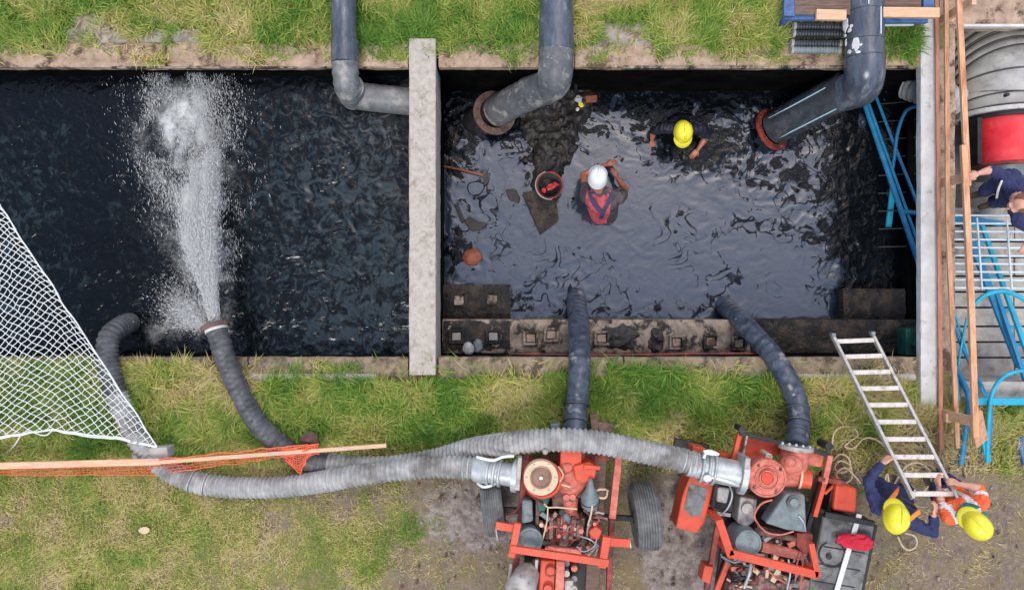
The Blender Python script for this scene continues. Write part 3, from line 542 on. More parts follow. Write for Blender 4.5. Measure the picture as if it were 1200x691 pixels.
ax = P(578, 133, -.9) - P(592, 125, -.7); flange(pp, P(580, 132, -.86), ax + Vector((-.05, .0, -.35)), .20, .285, M['rust'], 12)
mb = MB(); mb.cyl(P(574, 134, -.9), P(553, 148, -1.3), .2, n=28); obj('flange_reflection', mb, M['black'], pp)  # added black cylinder in place of the flange's shadow and reflection
mb = MB(); mb.bar(P(660, 70, -.2), P(664, 120, -1.25), .035, .035); mb.bar(P(672, 70, -.2), P(676, 118, -1.25), .03, .03); obj('support_leg', mb, M['black'], pp)
pp = thing('discharge_pipe', 'thickest grey pipe with pale stripes, white paint splashes and a red flange', 'pipe', P(1013, 60, 0))
mb = MB(); mb.tube([P(1015, -260, .3), P(1013, 72, .3)], .208, 32); obj('pipe_body', mb, M['plastic'], pp)
for y in (15, 49, 68): mb = MB(); mb.torus(P(1013, y, .3), (0, 1, 0), .209, .004, 32, 6); obj('joint_ring', mb, M['plastic_dark'], pp)
mb = MB(); mb.tube(spline([P(1013, 68, .3), P(1013, 88, .28), P(1009, 102, .1), P(998, 106, -.06), P(985, 110, -.2)], .02), .218, 32); obj('elbow', mb, M['plastic'], pp)
low = spline([P(992, 105, -.12), P(950, 127, -.55), P(908, 150, -1.0)]); mb = MB(); mb.tube(low, .222, 32); obj('lower_pipe', mb, M['plastic_dark'], pp)
def stripe(a, b, c, r, up, wdt=.012):  # a line printed along a pipe, laid proud of its surface
    a = Vector(a); b = Vector(b); d = (b - a).normalized(); side = d.cross(up).normalized(); u = side.cross(d).normalized(); q = u * math.cos(c) * r + side * math.sin(c) * r; mb = MB(); mb.bar(a + q, b + q, wdt, .006); return mb
cy = mat('pale_blue_stripe', C(150, 190, 206), C(176, 206, 216), 20, .6, 0)
obj('stripe', stripe(P(1008, 1, .3), P(1008, 13, .3), .0, .21, Vector((0, 0, 1))), M['whitepaint'], pp)
obj('stripe', stripe(P(1022, 16, .3), P(1022, 47, .3), .0, .21, Vector((0, 0, 1))), M['whitepaint'], pp)
for c_ in (-.75, .62):
    obj('stripe', stripe(P(982, 111, -.22), P(915, 146, -.93), c_, .223, Vector((0, 0, 1)), .014), cy, pp)
for i, (x, y, s) in enumerate(((996, 30, .09), (998, 38, .06), (999, 34, .05), (1002, 56, .09), (998, 63, .06), (1004, 66, .05), (997, 50, .05), (996, 42, .04), (1006, 58, .04))):
    c = P(1013, y, .3); dx = P(x, y, .42).x - c.x; zz = math.sqrt(max(0, .207 ** 2 - dx ** 2)); mb = MB(); rr = Matrix.Rotation(math.asin(max(-.95, min(.95, dx / .208))), 3, 'Y')
    mb.rock((0, 0, 0), (s, s * (1.6 if i % 3 == 0 else .8), .012), 3 + i, .6); mb.v = [tuple(rr @ Vector(v) + Vector((c.x + dx, c.y, .3 + zz))) for v in mb.v]; obj('paint_splash', mb, M['strap'], pp)
flange(pp, P(906, 151, -1.02), P(908, 150, -1.0) - P(985, 110, -.2), .215, .285, M['rust_red'], 10)
# ------------------------------------------------------------------ hoses
def ribbed(r, pitch=.056, amp=.011): return lambda L: r - amp + 2 * amp * (.5 + .5 * math.sin(L * 2 * math.pi / pitch)) ** .5
def clamp(parent, pts, i, r, m=None, name='clamp'):
    mb = MB(); d = (pts[i + 1] - pts[i - 1]).normalized(); mb.torus(pts[i], d, r, .009, 24, 6); obj(name, mb, m or M['galv'], parent)
z = .13
h1 = thing('discharge_hose', 'long ribbed grey hose curving from the left pool to the left pump', 'hose', P(330, 568, 0))
p1 = spline([P(166, 378, -.62), P(153, 378, -.4), P(138, 385, -.06), P(127, 398, .1), P(127, 425, z), P(138, 465, z), P(156, 505, z), P(176, 532, z), P(200, 552, z), P(240, 567, z), P(300, 571, .14), P(350, 568, .2), P(400, 560, .34), P(450, 552, .4), P(500, 547, .42), P(535, 547, .46), P(566, 549, .5)], .007)
k = max(i for i, p in enumerate(p1) if p.y > P(0, 462, z).y)
mb = MB(); mb.tube(p1[:k + 1], ribbed(.117, .056, .008), 20, cap=False); obj('dark_section', mb, M['hose_dark'], h1)
mb = MB(); mb.tube(p1[k:], ribbed(.117), 20, cap=False); obj('ribbed_section', mb, M['hose_grey'], h1)
for f in (.45, .475, .72, .965, .975, .985): clamp(h1, p1, int(len(p1) * f), .128)
h2 = thing('discharge_hose', 'ribbed hose spraying into the left pool, looping over the left pump to the right one', 'hose', P(330, 520, 0))
p2 = spline([P(252, 381, .12), P(258, 400, .14), P(266, 425, .14), P(282, 460, z), P(302, 495, z), P(330, 522, z), P(362, 540, z), P(400, 545, z), P(450, 547, .13), P(510, 538, .16), P(552, 526, .3), P(600, 519, .6), P(650, 515, .74), P(700, 518, .78), P(760, 530, .75), P(800, 539, .72), P(822, 546, .7)], .007)
k = max(i for i, p in enumerate(p2) if p.x < P(385, 0, z).x)
mb = MB(); mb.tube(p2[:k + 1], ribbed(.118, .07, .005), 20); obj('dark_section', mb, M['hose_dark'], h2)
mb = MB(); mb.tube(p2[k:], ribbed(.12), 20); obj('ribbed_section', mb, M['hose_grey'], h2)
d = (p2[0] - p2[4]).normalized(); mb = MB(); mb.lathe(p2[2], d, [(.10, -.02), (.165, -.02), (.165, .03), (.10, .03)], 28); obj('end_flange', mb, M['rust'], h2)
mb = MB(); mb.cyl(p2[3], p2[10], .13, n=24); obj('end_band', mb, M['strap'], h2)
for i in range(12, 90, 6): clamp(h2, p2, i * 3, .121, M['hose_dark'], 'wire_ring') if i % 4 == 0 else None
for f in (.965, .98): clamp(h2, p2, int(len(p2) * f), .13)
h3 = thing('suction_hose', 'blue grey suction hose rising from the pool to the left pump', 'hose', P(676, 450, 0))
p3 = spline([P(671, 334, -1.5), P(675, 350, -1.1), P(678, 380, -.45), P(679, 408, -.05), P(679, 435, .2), P(676, 470, .24), P(674, 500, .38), P(673, 524, .45)], .02)
mb = MB(); mb.tube(p3, ribbed(.127, .11, .004), 22); obj('hose_body', mb, M['hose_blue'], h3)
for i in (int(len(p3) * .83), int(len(p3) * .9)): clamp(h3, p3, i, .135, M['hose_dark'])
h4 = thing('suction_hose', 'blue grey suction hose slanting from the pool to the right pump', 'hose', P(920, 450, 0))
p4 = spline([P(836, 343, -1.5), P(848, 357, -1.15), P(872, 380, -.5), P(900, 410, -.05), P(918, 436, .18), P(932, 465, .22), P(936, 492, .34), P(934, 512, .5), P(932, 524, .6)], .02)
mb = MB(); mb.tube(p4, ribbed(.122, .11, .004), 22); obj('hose_body', mb, M['hose_blue'], h4)
for f in (.82, .88, .93): clamp(h4, p4, int(len(p4) * f), .13, M['hose_dark'])
# ------------------------------------------------------------------ water jet (droplets) and spray
def droplets(n, gen, name):
    p, v, s = gen(n); n = len(p); v = v / np.linalg.norm(v, axis=1)[:, None]; a = np.cross(v, rng.normal(0, 1, (n, 3))); a /= np.linalg.norm(a, axis=1)[:, None]; b = np.cross(v, a); s = s[:, None]
    st = 6.5
    V = np.stack([p + v * s * st, p - v * s * st, p + a * s, p + b * s, p - a * s, p - b * s], 1); T = np.array([[0, 2, 3], [0, 3, 4], [0, 4, 5], [0, 5, 2], [1, 3, 2], [1, 4, 3], [1, 5, 4], [1, 2, 5]])
    T = (np.arange(n)[:, None, None] * 6 + T).reshape(-1, 3); me = bpy.data.meshes.new(name); me.vertices.add(n * 6); me.vertices.foreach_set('co', V.ravel()); me.loops.add(T.size); me.loops.foreach_set('vertex_index', T.ravel())
    me.polygons.add(len(T)); me.polygons.foreach_set('loop_start', np.arange(0, T.size, 3)); me.polygons.foreach_set('use_smooth', np.ones(len(T), bool)); me.update(calc_edges=True); return me
def jet(n):
    t = rng.beta(.85, 1.6, n); core = rng.random(n) < .62
    v0 = np.array([-.58, 5.9, .35]); sp = np.where(core, .032, .068)[:, None]
    V0 = v0 * (1 + rng.normal(0, .07, n))[:, None] + rng.normal(0, 1, (n, 3)) * sp * 5 * np.array([1, .5, .7])
    V0[:, 0] -= np.abs(rng.normal(0, .75, n)) * (~core)
    T = (t * .475)[:, None]; p0 = np.array(P(252, 379, .12)); G = np.array([0, 0, -9.8])
    p = p0 + V0 * T + .5 * G * T ** 2 + rng.normal(0, .02, (n, 3)); v = V0 + G * T; dl = np.arctan2(p[:, 0] - p0[0], p[:, 1] - p0[1]); cl_ = fbm(dl * 26 + 9, t * 5 + V0[:, 2] * .5, 12, 4); blob = sstep(.40, .62, fbm(p[:, 0] * 5 + 3, p[:, 1] * 3.2, 88, 4)); far = sstep(.1, .8, t); k = (p[:, 2] > -.44) & (rng.random(n) < ((.25 + .75 * sstep(.38, .58, cl_)) * (1 - far) + far * (.3 + .7 * blob) * (1.0 - .35 * t)))
    p = p[k]; return p, v[k], (rng.gamma(2.0, .0007, len(p)) + .0006) * (1.15 - .45 * t[k])
def side(n):
    a = rng.normal(2.75, .28, n); sp = rng.uniform(.3, 2.6, n); V0 = np.stack([np.cos(a) * sp, np.sin(a) * sp + .3, rng.normal(.2, .5, n)], -1); T = (rng.random(n) * .42)[:, None]; G = np.array([0, 0, -9.8])
    p = np.array(P(247, 385, .05)) + V0 * T + .5 * G * T ** 2; v = V0 + G * T; k = p[:, 2] > -.44; return p[k], v[k], (rng.gamma(2, .0008, k.sum()) + .0005)
def splash(n):
    py = rng.uniform(85, 330, n); c = np.interp(py, [85, 150, 250, 385], [215, 220, 236, 252]); px = c + rng.normal(0, 24, n) * np.interp(py, [85, 200, 330], [1.2, 1.3, .6]); z_ = -.40 + np.abs(rng.normal(0, .12, n)); k_ = (9 - z_) / 900
    p = np.stack([(px - 600) * k_, (345.5 - py) * k_, z_], -1); kk = rng.random(n) < sstep(.42, .6, fbm(p[:, 0] * 5 + 3, p[:, 1] * 3.2, 88, 4)); p = p[kk]; n = len(p); v = rng.normal(0, 1, (n, 3)) * .35 + np.array([-.1, 1.2, .3]); return p, v, (rng.gamma(2, .0007, n) + .0005)
dm = bpy.data.materials.new('aerated_water'); dm.use_nodes = True; N_ = dm.node_tree.nodes; b_ = N_['Principled BSDF']; b_.inputs['Base Color'].default_value = C(232, 232, 230); b_.inputs['Roughness'].default_value = .35; b_.inputs['Alpha'].default_value = .5
o = obj('water_spray', droplets(280000, jet, 'water_spray'), dm); tag(o, 'white water jet spraying out of the hose mouth into the left pool', 'water spray', kind='stuff')
o = obj('water_spray', droplets(30000, side, 'water_spray'), dm); tag(o, 'thin sideways mist of drops leaking left of the hose mouth', 'water spray', kind='stuff')
o = obj('water_spray', droplets(40000, splash, 'water_spray'), dm); tag(o, 'splash drops thrown up where the jet lands', 'water spray', kind='stuff')
# ------------------------------------------------------------------ white net
nt = thing('net', 'white knotted net stretched over the left pool down to the stone', 'net', P(183, 522, .15))
apex = P(184, 523, .22)
def netpt(s, t):
    up = P(np.interp(s, [0, 1], [184, -50]), np.interp(s, [0, 1], [523, 165]), .22 + 1.0 * s); up = up + Vector((-.0, .02, 0)) * 0
    loy = np.interp(s, [0, .2, .35, .5, .62, .8, 1], [523, 512, 509, 503, 506, 514, 522]); lo = P(184 - 234 * s, loy, .22 + .12 * s)
    tt = t ** 1.25; p = lo.lerp(up, tt); p.z -= .22 * s * math.sin(math.pi * tt); p.y -= .10 * s * math.sin(math.pi * tt); p.x += .10 * s * math.sin(math.pi * t) * .4
    q = Vector((s * 14, t * 14, 0)); return p + Vector((mnoise.noise(q), mnoise.noise(q + Vector((9, 0, 0))), mnoise.noise(q + Vector((0, 9, 0))))) * .022 * min(1, s * 4 + .2)
mb = MB()
def net_lat(i, j):   # diamond lattice hung from the lower rope; returns (s, t)
    x = 184 - i * 4.6 * (1 + .25 * min(1, i / 30)); s = (184 - x) / 234; lo = np.interp(s, [0, .2, .35, .5, .62, .8, 1], [523, 512, 509, 503, 506, 514, 522]); h = max(.1, lo - np.interp(s, [0, 1], [523, 165]) ); v = j * 4.3
    return s, v / h
def net_w(i, j):
    s, t = net_lat(i, j); t = min(t, 1); t = 1 - (1 - t) ** 1.22 if t < 1 else 1; return netpt(s, max(0, t) ** .8) + Vector((mnoise.noise(Vector((i * .9, j * .9, 1))), mnoise.noise(Vector((i * .9, j * .9, 7))), 0)) * .014
for i in range(0, 44):
    for j in range(0, 90):
        if (i + j) % 2: continue
        for dj in (-1, 1):
            if j + dj < 0: continue
            t0 = net_lat(i, j)[1]; t1 = net_lat(i + 1, j + dj)[1]
            if min(t0, t1) >= 1: continue
            a = net_w(i, j); b = net_w(i + 1, j + dj)
            if (b - a).length > .3: continue
            md = a.lerp(b, .5); md.z -= .008; mb.tube([a, md, b], .0047, 4, cap=False)
o = obj('netting', mb, M['net'], nt); o['kind'] = 'stuff'
mb = MB(); mb.tube([netpt(s / 40, 0) + Vector((0, 0, .005)) for s in range(41)], .009, 6); mb.tube([netpt(s / 30, 0) + Vector((0, -.035 * math.sin(s * .21) * s / 30 - .01, .01)) for s in range(31)], .008, 6)
mb.tube(spline([netpt(.52, 0), P(52, 510, .2), P(30, 505, .24), P(18, 520, .1), P(8, 530, .02), P(-6, 533, 0)]), .008, 6); obj('foot_rope', mb, M['net'], nt)
mb = MB(); mb.tube([netpt(s / 40, 1) for s in range(41)], .008, 6); obj('edge_rope', mb, M['net'], nt)
# ------------------------------------------------------------------ plank, orange barrier mesh, stones
pk = tag(obj('plank', MB().bar(P(-60, 547, .30), P(188, 540.5, .3), .075, .03).bar(P(186, 541, .305), P(453, 521.5, .33), .045, .035), M['wood_x'], bevel=.004), 'long thin pine plank lying across the hoses at the left', 'plank')
def mesh_barrier(pts_top, pts_bot, nu, nv, seed, label):
    t = thing('barrier_mesh', label, 'barrier mesh', pts_top[0]); mb = MB()
    def q(u, v):
        x = u * (len(pts_top) - 1); i = min(int(x), len(pts_top) - 2); a = Vector(pts_top[i]).lerp(pts_top[i + 1], x - i); b = Vector(pts_bot[i]).lerp(pts_bot[i + 1], x - i); p = a.lerp(b, v)
        s = Vector((u * nu * .35, v * 5, seed)); return p + Vector((mnoise.noise(s) * .015, mnoise.noise(s + Vector((5, 0, 0))) * .02, mnoise.noise(s + Vector((0, 5, 0))) * .03))
    for j in range(nv + 1): mb.tube([q(i / nu, j / nv) for i in range(nu + 1)], .0045 if j not in (0, nv) else .007, 4)
    for i in range(nu + 1): mb.tube([q(i / nu, j / nv) for j in range(nv + 1)], .0035, 4)
    o = obj('mesh_strands', mb, M['orangenet'], t); o['kind'] = 'stuff'; return t
mesh_barrier([P(-50, 548, .28), P(90, 546, .28), P(190, 542, .28)], [P(-50, 556, .12), P(90, 556, .1), P(200, 556, .2)], 52, 4, 1, 'orange barrier mesh hanging under the left half of the pine plank')
mesh_barrier([P(186, 538, .33), P(280, 529, .33), P(345, 522, .35), P(372, 520, .34)], [P(200, 553, .24), P(280, 542, .16), P(342, 533, .3), P(374, 532, .3)], 40, 5, 2, 'orange barrier mesh draped over the plank beside the hoses')
mesh_barrier([P(328, 528, .31), P(348, 524, .35), P(374, 520, .36)], [P(334, 538, .28), P(352, 555, .24), P(358, 540, .30)], 14, 10, 3, 'bunched corner of orange mesh hanging off the plank near the hose crossing')
mb = MB(); mb.rock((0, 0, 0), (.24, .14, .2), 3, .18); 
def stone(c, d, seed, m, name, label, cat='stone', rz=0, rough=.22):
    mb = MB(); mb.rock(c, d, seed, rough, rz, 3); return tag(obj(name, mb, m), label, cat)
a = P(172, 524, .1)
tag(obj('concrete_block', MB().box(P(190, 529, .14), (.22, .14, .22), Matrix.Rotation(R(4), 3, 'Z')).box(P(172, 533, .09), (.3, .13, .12), Matrix.Rotation(R(8), 3, 'Z')), M['concrete'], bevel=.02), 'grey concrete block holding the tip of the white net', 'concrete block')
stone(P(363, 514, .12), (.2, .16, .2), 5, M['rust'], 'stone', 'brownish grey stone beside the bunched orange mesh')
stone(P(169, 621, .0), (.13, .08, .03), 6, M['beige'], 'stone', 'small flat pinkish white stone alone on the dry turf')
stone(P(549, 408, -.55), (.14, .17, .16), 8, M['whitestone'], 'stone', 'pale round stone lying on the ledge near the divider beam')
stone(P(560, 405, -.6), (.12, .18, .1), 9, M['greymetal'], 'stone', 'dull grey stone beside the pale round stone on the ledge')
# ------------------------------------------------------------------ things in the right pool
W = -1.12
sh = thing('shovel', 'rusty shovel with a wooden handle floating by the divider beam', 'shovel', P(545, 200, W))
obj('handle', MB().tube([P(515, 194, W + .02), P(541, 199, W + .05), P(566, 205, W + .04)], .017, 8), M['handle'], sh)
mb = MB(); mb.pxprism([(563, 199), (570, 198), (571, 204), (574, 209), (571, 216), (567, 217), (566, 208), (562, 206)], W + .05, W + .03); obj('blade', mb, M['black'], sh, bevel=.004)
bk = thing('bucket', 'black bucket with a red rim and red scraps inside on the sludge', 'bucket', P(644, 217, W))
c = P(644, 217, -0.82); obj('bucket_body', MB().lathe((c.x, c.y, -1.10), (0, 0, 1), [(.02, .0), (.13, 0), (.17, .27), (.155, .27), (.12, .06), (.02, .06)], 28, True, False), M['black'], bk)
obj('rim', MB().torus((c.x, c.y, -0.83), (0, 0, 1), .168, .012, 32, 8), M['rust_red'], bk); obj('bail', MB().torus((c.x, c.y, -0.82), (0.1, .05, 1), .182, .005, 32, 5, .3, 3.3), M['galv'], bk)
tag(obj('cloth_scrap', MB().rock((c.x + .04, c.y + .0, -0.90), (.16, .07, .09), 4, .5, .5, 3), M['redplastic']), 'red glove crumpled inside the black bucket', 'glove')
tag(obj('cloth_scrap', MB().rock((c.x - .07, c.y - .06, -0.94), (.09, .06, .09), 9, .5, 1.2, 3), M['redplastic']), 'small red scrap beside the glove in the black bucket', 'rag')
mb = MB(); vs = [P(x, y, zz) for x, y, zz in ((612, 226, -1.00), (628, 222, -1.00), (652, 236, -0.98), (655, 258, -1.02), (633, 275, -1.07))]
mb.add([v for v in vs] + [v - Vector((0, 0, .06)) for v in vs], [(4, 3, 2, 1, 0), (5, 6, 7, 8, 9)] + [(i, (i + 1) % 5, 5 + (i + 1) % 5, 5 + i) for i in range(5)]); tag(obj('slab', mb, M['ledge_dark'], bevel=.01), 'broken wedge shaped slab sloping into the water below the bucket', 'slab')
def flotsam(poly, zt, m, name, label, cat='debris', th=.05): tag(obj(name, MB().pxprism(poly, zt, zt - th), m, bevel=.012), label, cat)
flotsam([(592, 222), (603, 221), (610, 232), (608, 238), (597, 234)], W + .05, M['sludge'], 'debris', 'dark rounded chunk afloat left of the wedge slab')
flotsam([(543, 259), (550, 253), (560, 259), (572, 262), (566, 268), (552, 271)], W + .05, M['sludge'], 'debris', 'dark jagged chunk afloat between shovel and brick')
flotsam([(532, 240), (536, 238), (545, 258), (541, 262)], W + .04, M['black'], 'stick', 'short black stick adrift near the divider beam', 'stick', .03)
stone(P(553, 301, W + .03), (.25, .22, .16), 12, M['brick'], 'brick_lump', 'reddish brown brick lump half sunk near the divider beam', 'brick', .2, .14)
flotsam([(686, 112), (700, 111), (700, 119), (687, 120)], -1.00, M['brick'], 'brick', 'orange red brick on the sludge under the middle pipe', 'brick', .07)
stone(P(678, 116, -1.00), (.1, .08, .07), 14, M['whitestone'], 'plastic_bottle', 'crumpled white bottle scrap left of the red brick', 'rubbish', .4, .5)
stone(P(681, 123, -1.02), (.06, .07, .05), 15, M['yellowhat'], 'plastic_scrap', 'tiny yellow scrap beside the crumpled white bottle', 'rubbish', .8, .5)
stone(P(677, 128, -1.02), (.05, .04, .04), 16, M['whitehat'], 'paper_scrap', 'tiny white scrap below the yellow one', 'rubbish', .8, .5)
for i in range(46):
    rx = random.Random(i); x = rx.uniform(606, 700); y = rx.uniform(95, 225)
    if x > 700 - (y - 95) * .35 or (y > 190 and x > 628): continue
    s = rx.uniform(.04, .11); tag(obj('sludge_lump', MB().rock(P(x, y, -1.04), (s, s * rx.uniform(.6, 1.1), s * .7), i, .5, i, 2), M['sludge'] if i % 4 else M['ledge_dark']), 'muddy lump on the black sludge bank', 'sludge lump', 'muddy lumps strewn over the sludge bank')
mb = MB(); mb.lathe(P(1066, 402, -.65), (0, 0, 1), [(.08, 0), (.11, .28), (.12, .28), (.12, .3), (.1, .3), (.07, .03)], 4, False, False); mb.box(P(1066, 402, -.54), (.2, .38, .22)); tag(obj('crate', mb, M['green'], bevel=.01), 'dark green plastic box on the ledge against the white beam', 'box')
# ------------------------------------------------------------------ aluminium ladder from ledge to the two workers
ll = thing('ladder', 'dusty aluminium ladder held out over the pit edge by two workers', 'ladder', P(998, 395, .1))
A0, A1 = P(975, 392, .22), P(1070, 584, 1.2); B0, B1 = P(1021, 390, .12), P(1121, 584, 1.0)
for a, b in ((A0, A1), (B0, B1)):
    obj('rail', MB().bar(a, b, .032, .07), M['alu'], ll, bevel=.004); obj('rubber_foot', MB().box(a + Vector((0, 0, .02)), (.05, .04, .08)), M['greymetal'], ll, bevel=.01)
for k in range(10):
    t = (k + .45) / 9.72; a = A0.lerp(A1, t); b = B0.lerp(B1, t); obj('rung', MB().bar(a, b, .05, .028), M['rungs'], ll, bevel=.006)
# ------------------------------------------------------------------ blue table with timber and black drain pipes at the far bank
tb = thing('trestle', 'blue steel trestle with brown slats at the top edge', 'trestle', P(1000, 0, 0))
for a, b, w in ((P(924, -30, .35), P(924, 20, .35), .12), (P(917, 20.5, .3), P(957, 20.5, .3), .07), (P(1036, 25, .3), P(1086, 25, .3), .05), (P(1087, -30, .36), P(1087, 12, .36), .12), (P(957, 19, .27), P(1036, 23, .27), .05)): obj('steel_bar', MB().bar(a, b, w, .06), M['steelblue'], tb, bevel=.005)
for k, y in enumerate((-8, -1, 4.5, 10, 15)): obj('slat', MB().bar(P(931, y, .36), P(1079, y, .36), .052, .025), M['wood_old'], tb, bevel=.003)
for x, y in ((924, 20), (1087, 8)): obj('leg', MB().bar((P(x, y, .3).x, P(x, y, .3).y, .32), (P(x, y, .3).x, P(x, y, .3).y, -.05), .06, .06), M['steelblue'], tb)
tag(obj('timber', MB().bar(P(956, 17.5, .42), P(991, 18.5, .42), .115, .05), M['wood_x'], bevel=.004), 'short orange pine offcut left of the thick striped pipe', 'timber')
tag(obj('timber', MB().bar(P(1034, 15, .45), P(1100, 15.5, .45), .11, .05), M['wood_x'], bevel=.004), 'longer orange pine piece between striped pipe and white beam', 'timber')
tag(obj('plank', MB().bar(P(1034, 28.5, .12), P(1070, 28, .12), .05, .03), M['whitepaint'], bevel=.003), 'narrow whitish batten on the grass under the trestle edge', 'plank')
dg = 'black slotted drain pipes on the far bank'
for k, (y, x0, x1, m_, lb) in enumerate(((31, 931, 987, 'coaltar', 'black drain pipe nearest the blue trestle'), (39.5, 930, 988, 'coaltar', 'black drain pipe, second from the blue trestle'), (51, 928, 984, 'coaltar', 'black drain pipe below the grassy gap'), (59, 928, 983, 'greymetal', 'pale slotted drain pipe nearest the pit edge'))):
    dp = thing('drain_pipe', lb, 'drain pipe', P(955, y, .02), dg); a = P(x0, y, .1); b = P(x1, y + .5, .1)
    mb = MB(); n = 90; mb.tube([a.lerp(b, i / n) for i in range(n + 1)], lambda L: .04 + .005 * (math.sin(L * 190) > 0), 12); obj('pipe_body', mb, M[m_], dp)
    for e in (a, b): obj('end_cap', MB().cyl(e - (b - a).normalized() * .015, e + (b - a).normalized() * .015, .046, n=12), M['palegrey'], dp)
# ------------------------------------------------------------------ timber guard rail along the beam
gr = thing('guard_rail', 'pine guard rail of three long timbers beside the white beam', 'railing', P(1100, 345, 0))
for pts, w, m_ in (([(1097, -30, .10), (1100, 260, .10), (1102.5, 525, .10)], .045, 'wood_red'), ([(1108.5, -30, .28), (1110.5, 260, .28), (1122, 525, .28)], .05, 'wood'), ([(1122, -30, .62), (1134, 218, .64)], .06, 'wood'), ([(1129, 170, .67), (1138, 360, .67), (1143, 512, .67)], .065, 'wood')):
    mb = MB(); q = [P(*p) for p in pts]
    for a, b in zip(q[:-1], q[1:]): mb.bar(a, b, w, w * .7)
    obj('rail_timber', mb, M[m_], gr, bevel=.004)
for y, w in ((211, .10), (488, .11), (15, .09)):
    c = P(1098, y, 0); yy_ = P(1120, y, .3).y; obj('post', MB().bar((5.0, yy_, -.05), (5.02, yy_, .66), w, .05, 0), M['wood_x'], gr, bevel=.004)
    obj('cleat', MB().bar((4.96, yy_ - .03, .2), (5.05, yy_ - .03, .2), .1, .05), M['wood_x'], gr, bevel=.004)
obj('brace_board', MB().bar(P(1143, 486, .62), P(1150, 519, .2), .17, .03), M['wood'], gr, bevel=.004)
tag(obj('timber', MB().bar(P(1101, 500, .08), P(1103, 526, .06), .055, .04), M['wood']), 'short pine stake lying on the ground at the end of the guard rail', 'timber')
# ------------------------------------------------------------------ blue tubular frames and the white grating
bf = thing('scaffold', 'bright blue bent tube frame reaching from the dark corner under the white beam', 'scaffold frame', P(1127, 540, 0))
def tubeobj(par, pts, r, m_, name='tube', step=.05): return obj(name, MB().tube(spline(pts, step), r, 10), m_, par)
tubeobj(bf, [P(1010, 112, -1.08), P(1040, 200, -.98), P(1078, 312, -.78), P(1108, 395, -.48), P(1120, 432, -.2), P(1135, 464, .15), P(1132, 500, .12), P(1126, 543, .04)], .034, M['blue'])
tubeobj(bf, [P(1016, 116, -1.06), P(1046, 200, -.97), P(1078, 290, -.8), P(1110, 370, -.5)], .02, M['blue'])
tubeobj(bf, [P(1026, 112, -1.05), P(1052, 180, -.95), P(1077, 245, -.82), P(1100, 320, -.6), P(1125, 400, -.4), P(1155, 462, .1), P(1161, 490, .15), P(1158, 537, .04)], .02, M['blue'])
obj('leg', MB().bar(P(1047, 215, -.98), P(1041, 266, -1.09), .07, .03), M['cyan'], bf)
tubeobj(bf, [P(1078, 124, -.7), P(1062, 130, -.75), P(1052, 155, -.85), P(1048, 185, -.97), P(1043, 215, -1.04)], .022, M['blue'])
tubeobj(bf, [P(1056, 248, -.9), P(1080, 250, -.82)], .03, M['blue']); tubeobj(bf, [P(1133, 372, -.4), P(1124, 420, -.3), P(1122, 450, 0), P(1124, 470, .1)], .014, M['cyan'])
tubeobj(bf, [P(1119, 368, -.5), P(1136, 420, -.3), P(1150, 455, .05), P(1158, 470, .14)], .014, M['cyan'])
bf = thing('scaffold', 'broad cyan and blue stair frame at the right edge below the grating', 'scaffold frame', P(1190, 440, 0))
for a, b, w, m_ in ((P(1130, 262, -.6), P(1195, 430, -.25), .085, 'blue'), (P(1150, 262, -.58), P(1206, 420, -.22), .05, 'cyan'), (P(1112, 255, -.55), P(1175, 262, -.55), .07, 'blue'), (P(1168, 345, -.4), P(1210, 470, .0), .05, 'blue')): obj('stringer', MB().bar(a, b, w, .05), M[m_], bf, bevel=.006)
for t in range(9): a = P(1130, 262, -.6).lerp(P(1195, 430, -.25), t / 8.5 + .03); obj('tread_bracket', MB().bar(a, a + Vector((.2, .03, 0)), .035, .02), M['cyan'], bf)
tubeobj(bf, [P(1141, 358, -.2), P(1152, 347, -.15), P(1172, 341, -.1), P(1192, 346, -.1), P(1215, 362, -.1)], .026, M['cyan'])
tubeobj(bf, [P(1157, 540, .06), P(1158, 500, .2), P(1163, 460, .35), P(1178, 440, .4), P(1200, 434, .4), P(1225, 434, .4)], .022, M['cyan'])
obj('cross_bar', MB().bar(P(1142, 470, .12), P(1230, 470, .12), .085, .05), M['cyan'], bf, bevel=.01)
obj('foot', MB().bar(P(1153, 515, .12), P(1158, 541, .03), .07, .04), M['cyan'], bf, bevel=.01)
tag(obj('steel_plate', MB().pxprism([(1192, 514), (1204, 510), (1212, 540), (1200, 545)], .08, .02), M['steelblue']), 'dull blue steel offcut on the dirt at the right edge', 'steel plate')
gt = thing('grating', 'white tubular grating lying over the chamber beside the kneeling man', 'grating', P(1160, 295, -.2))
for k in range(10):
    y = 252 + 9.45 * k; obj('bar', MB().tube([P(1111 + k * .6, y + 0, -.12), P(1240, y + 1, -.12)], .0125, 8), M['whitepaint'], gt)
for a, b in (((1145, 255), (1151, 339)), ((1180, 258), (1186, 339)), ((1112, 251), (1118, 339))): obj('cross_rod', MB().tube([P(a[0], a[1], -.10), P(b[0], b[1], -.10)], .011, 8), M['whitepaint'], gt)
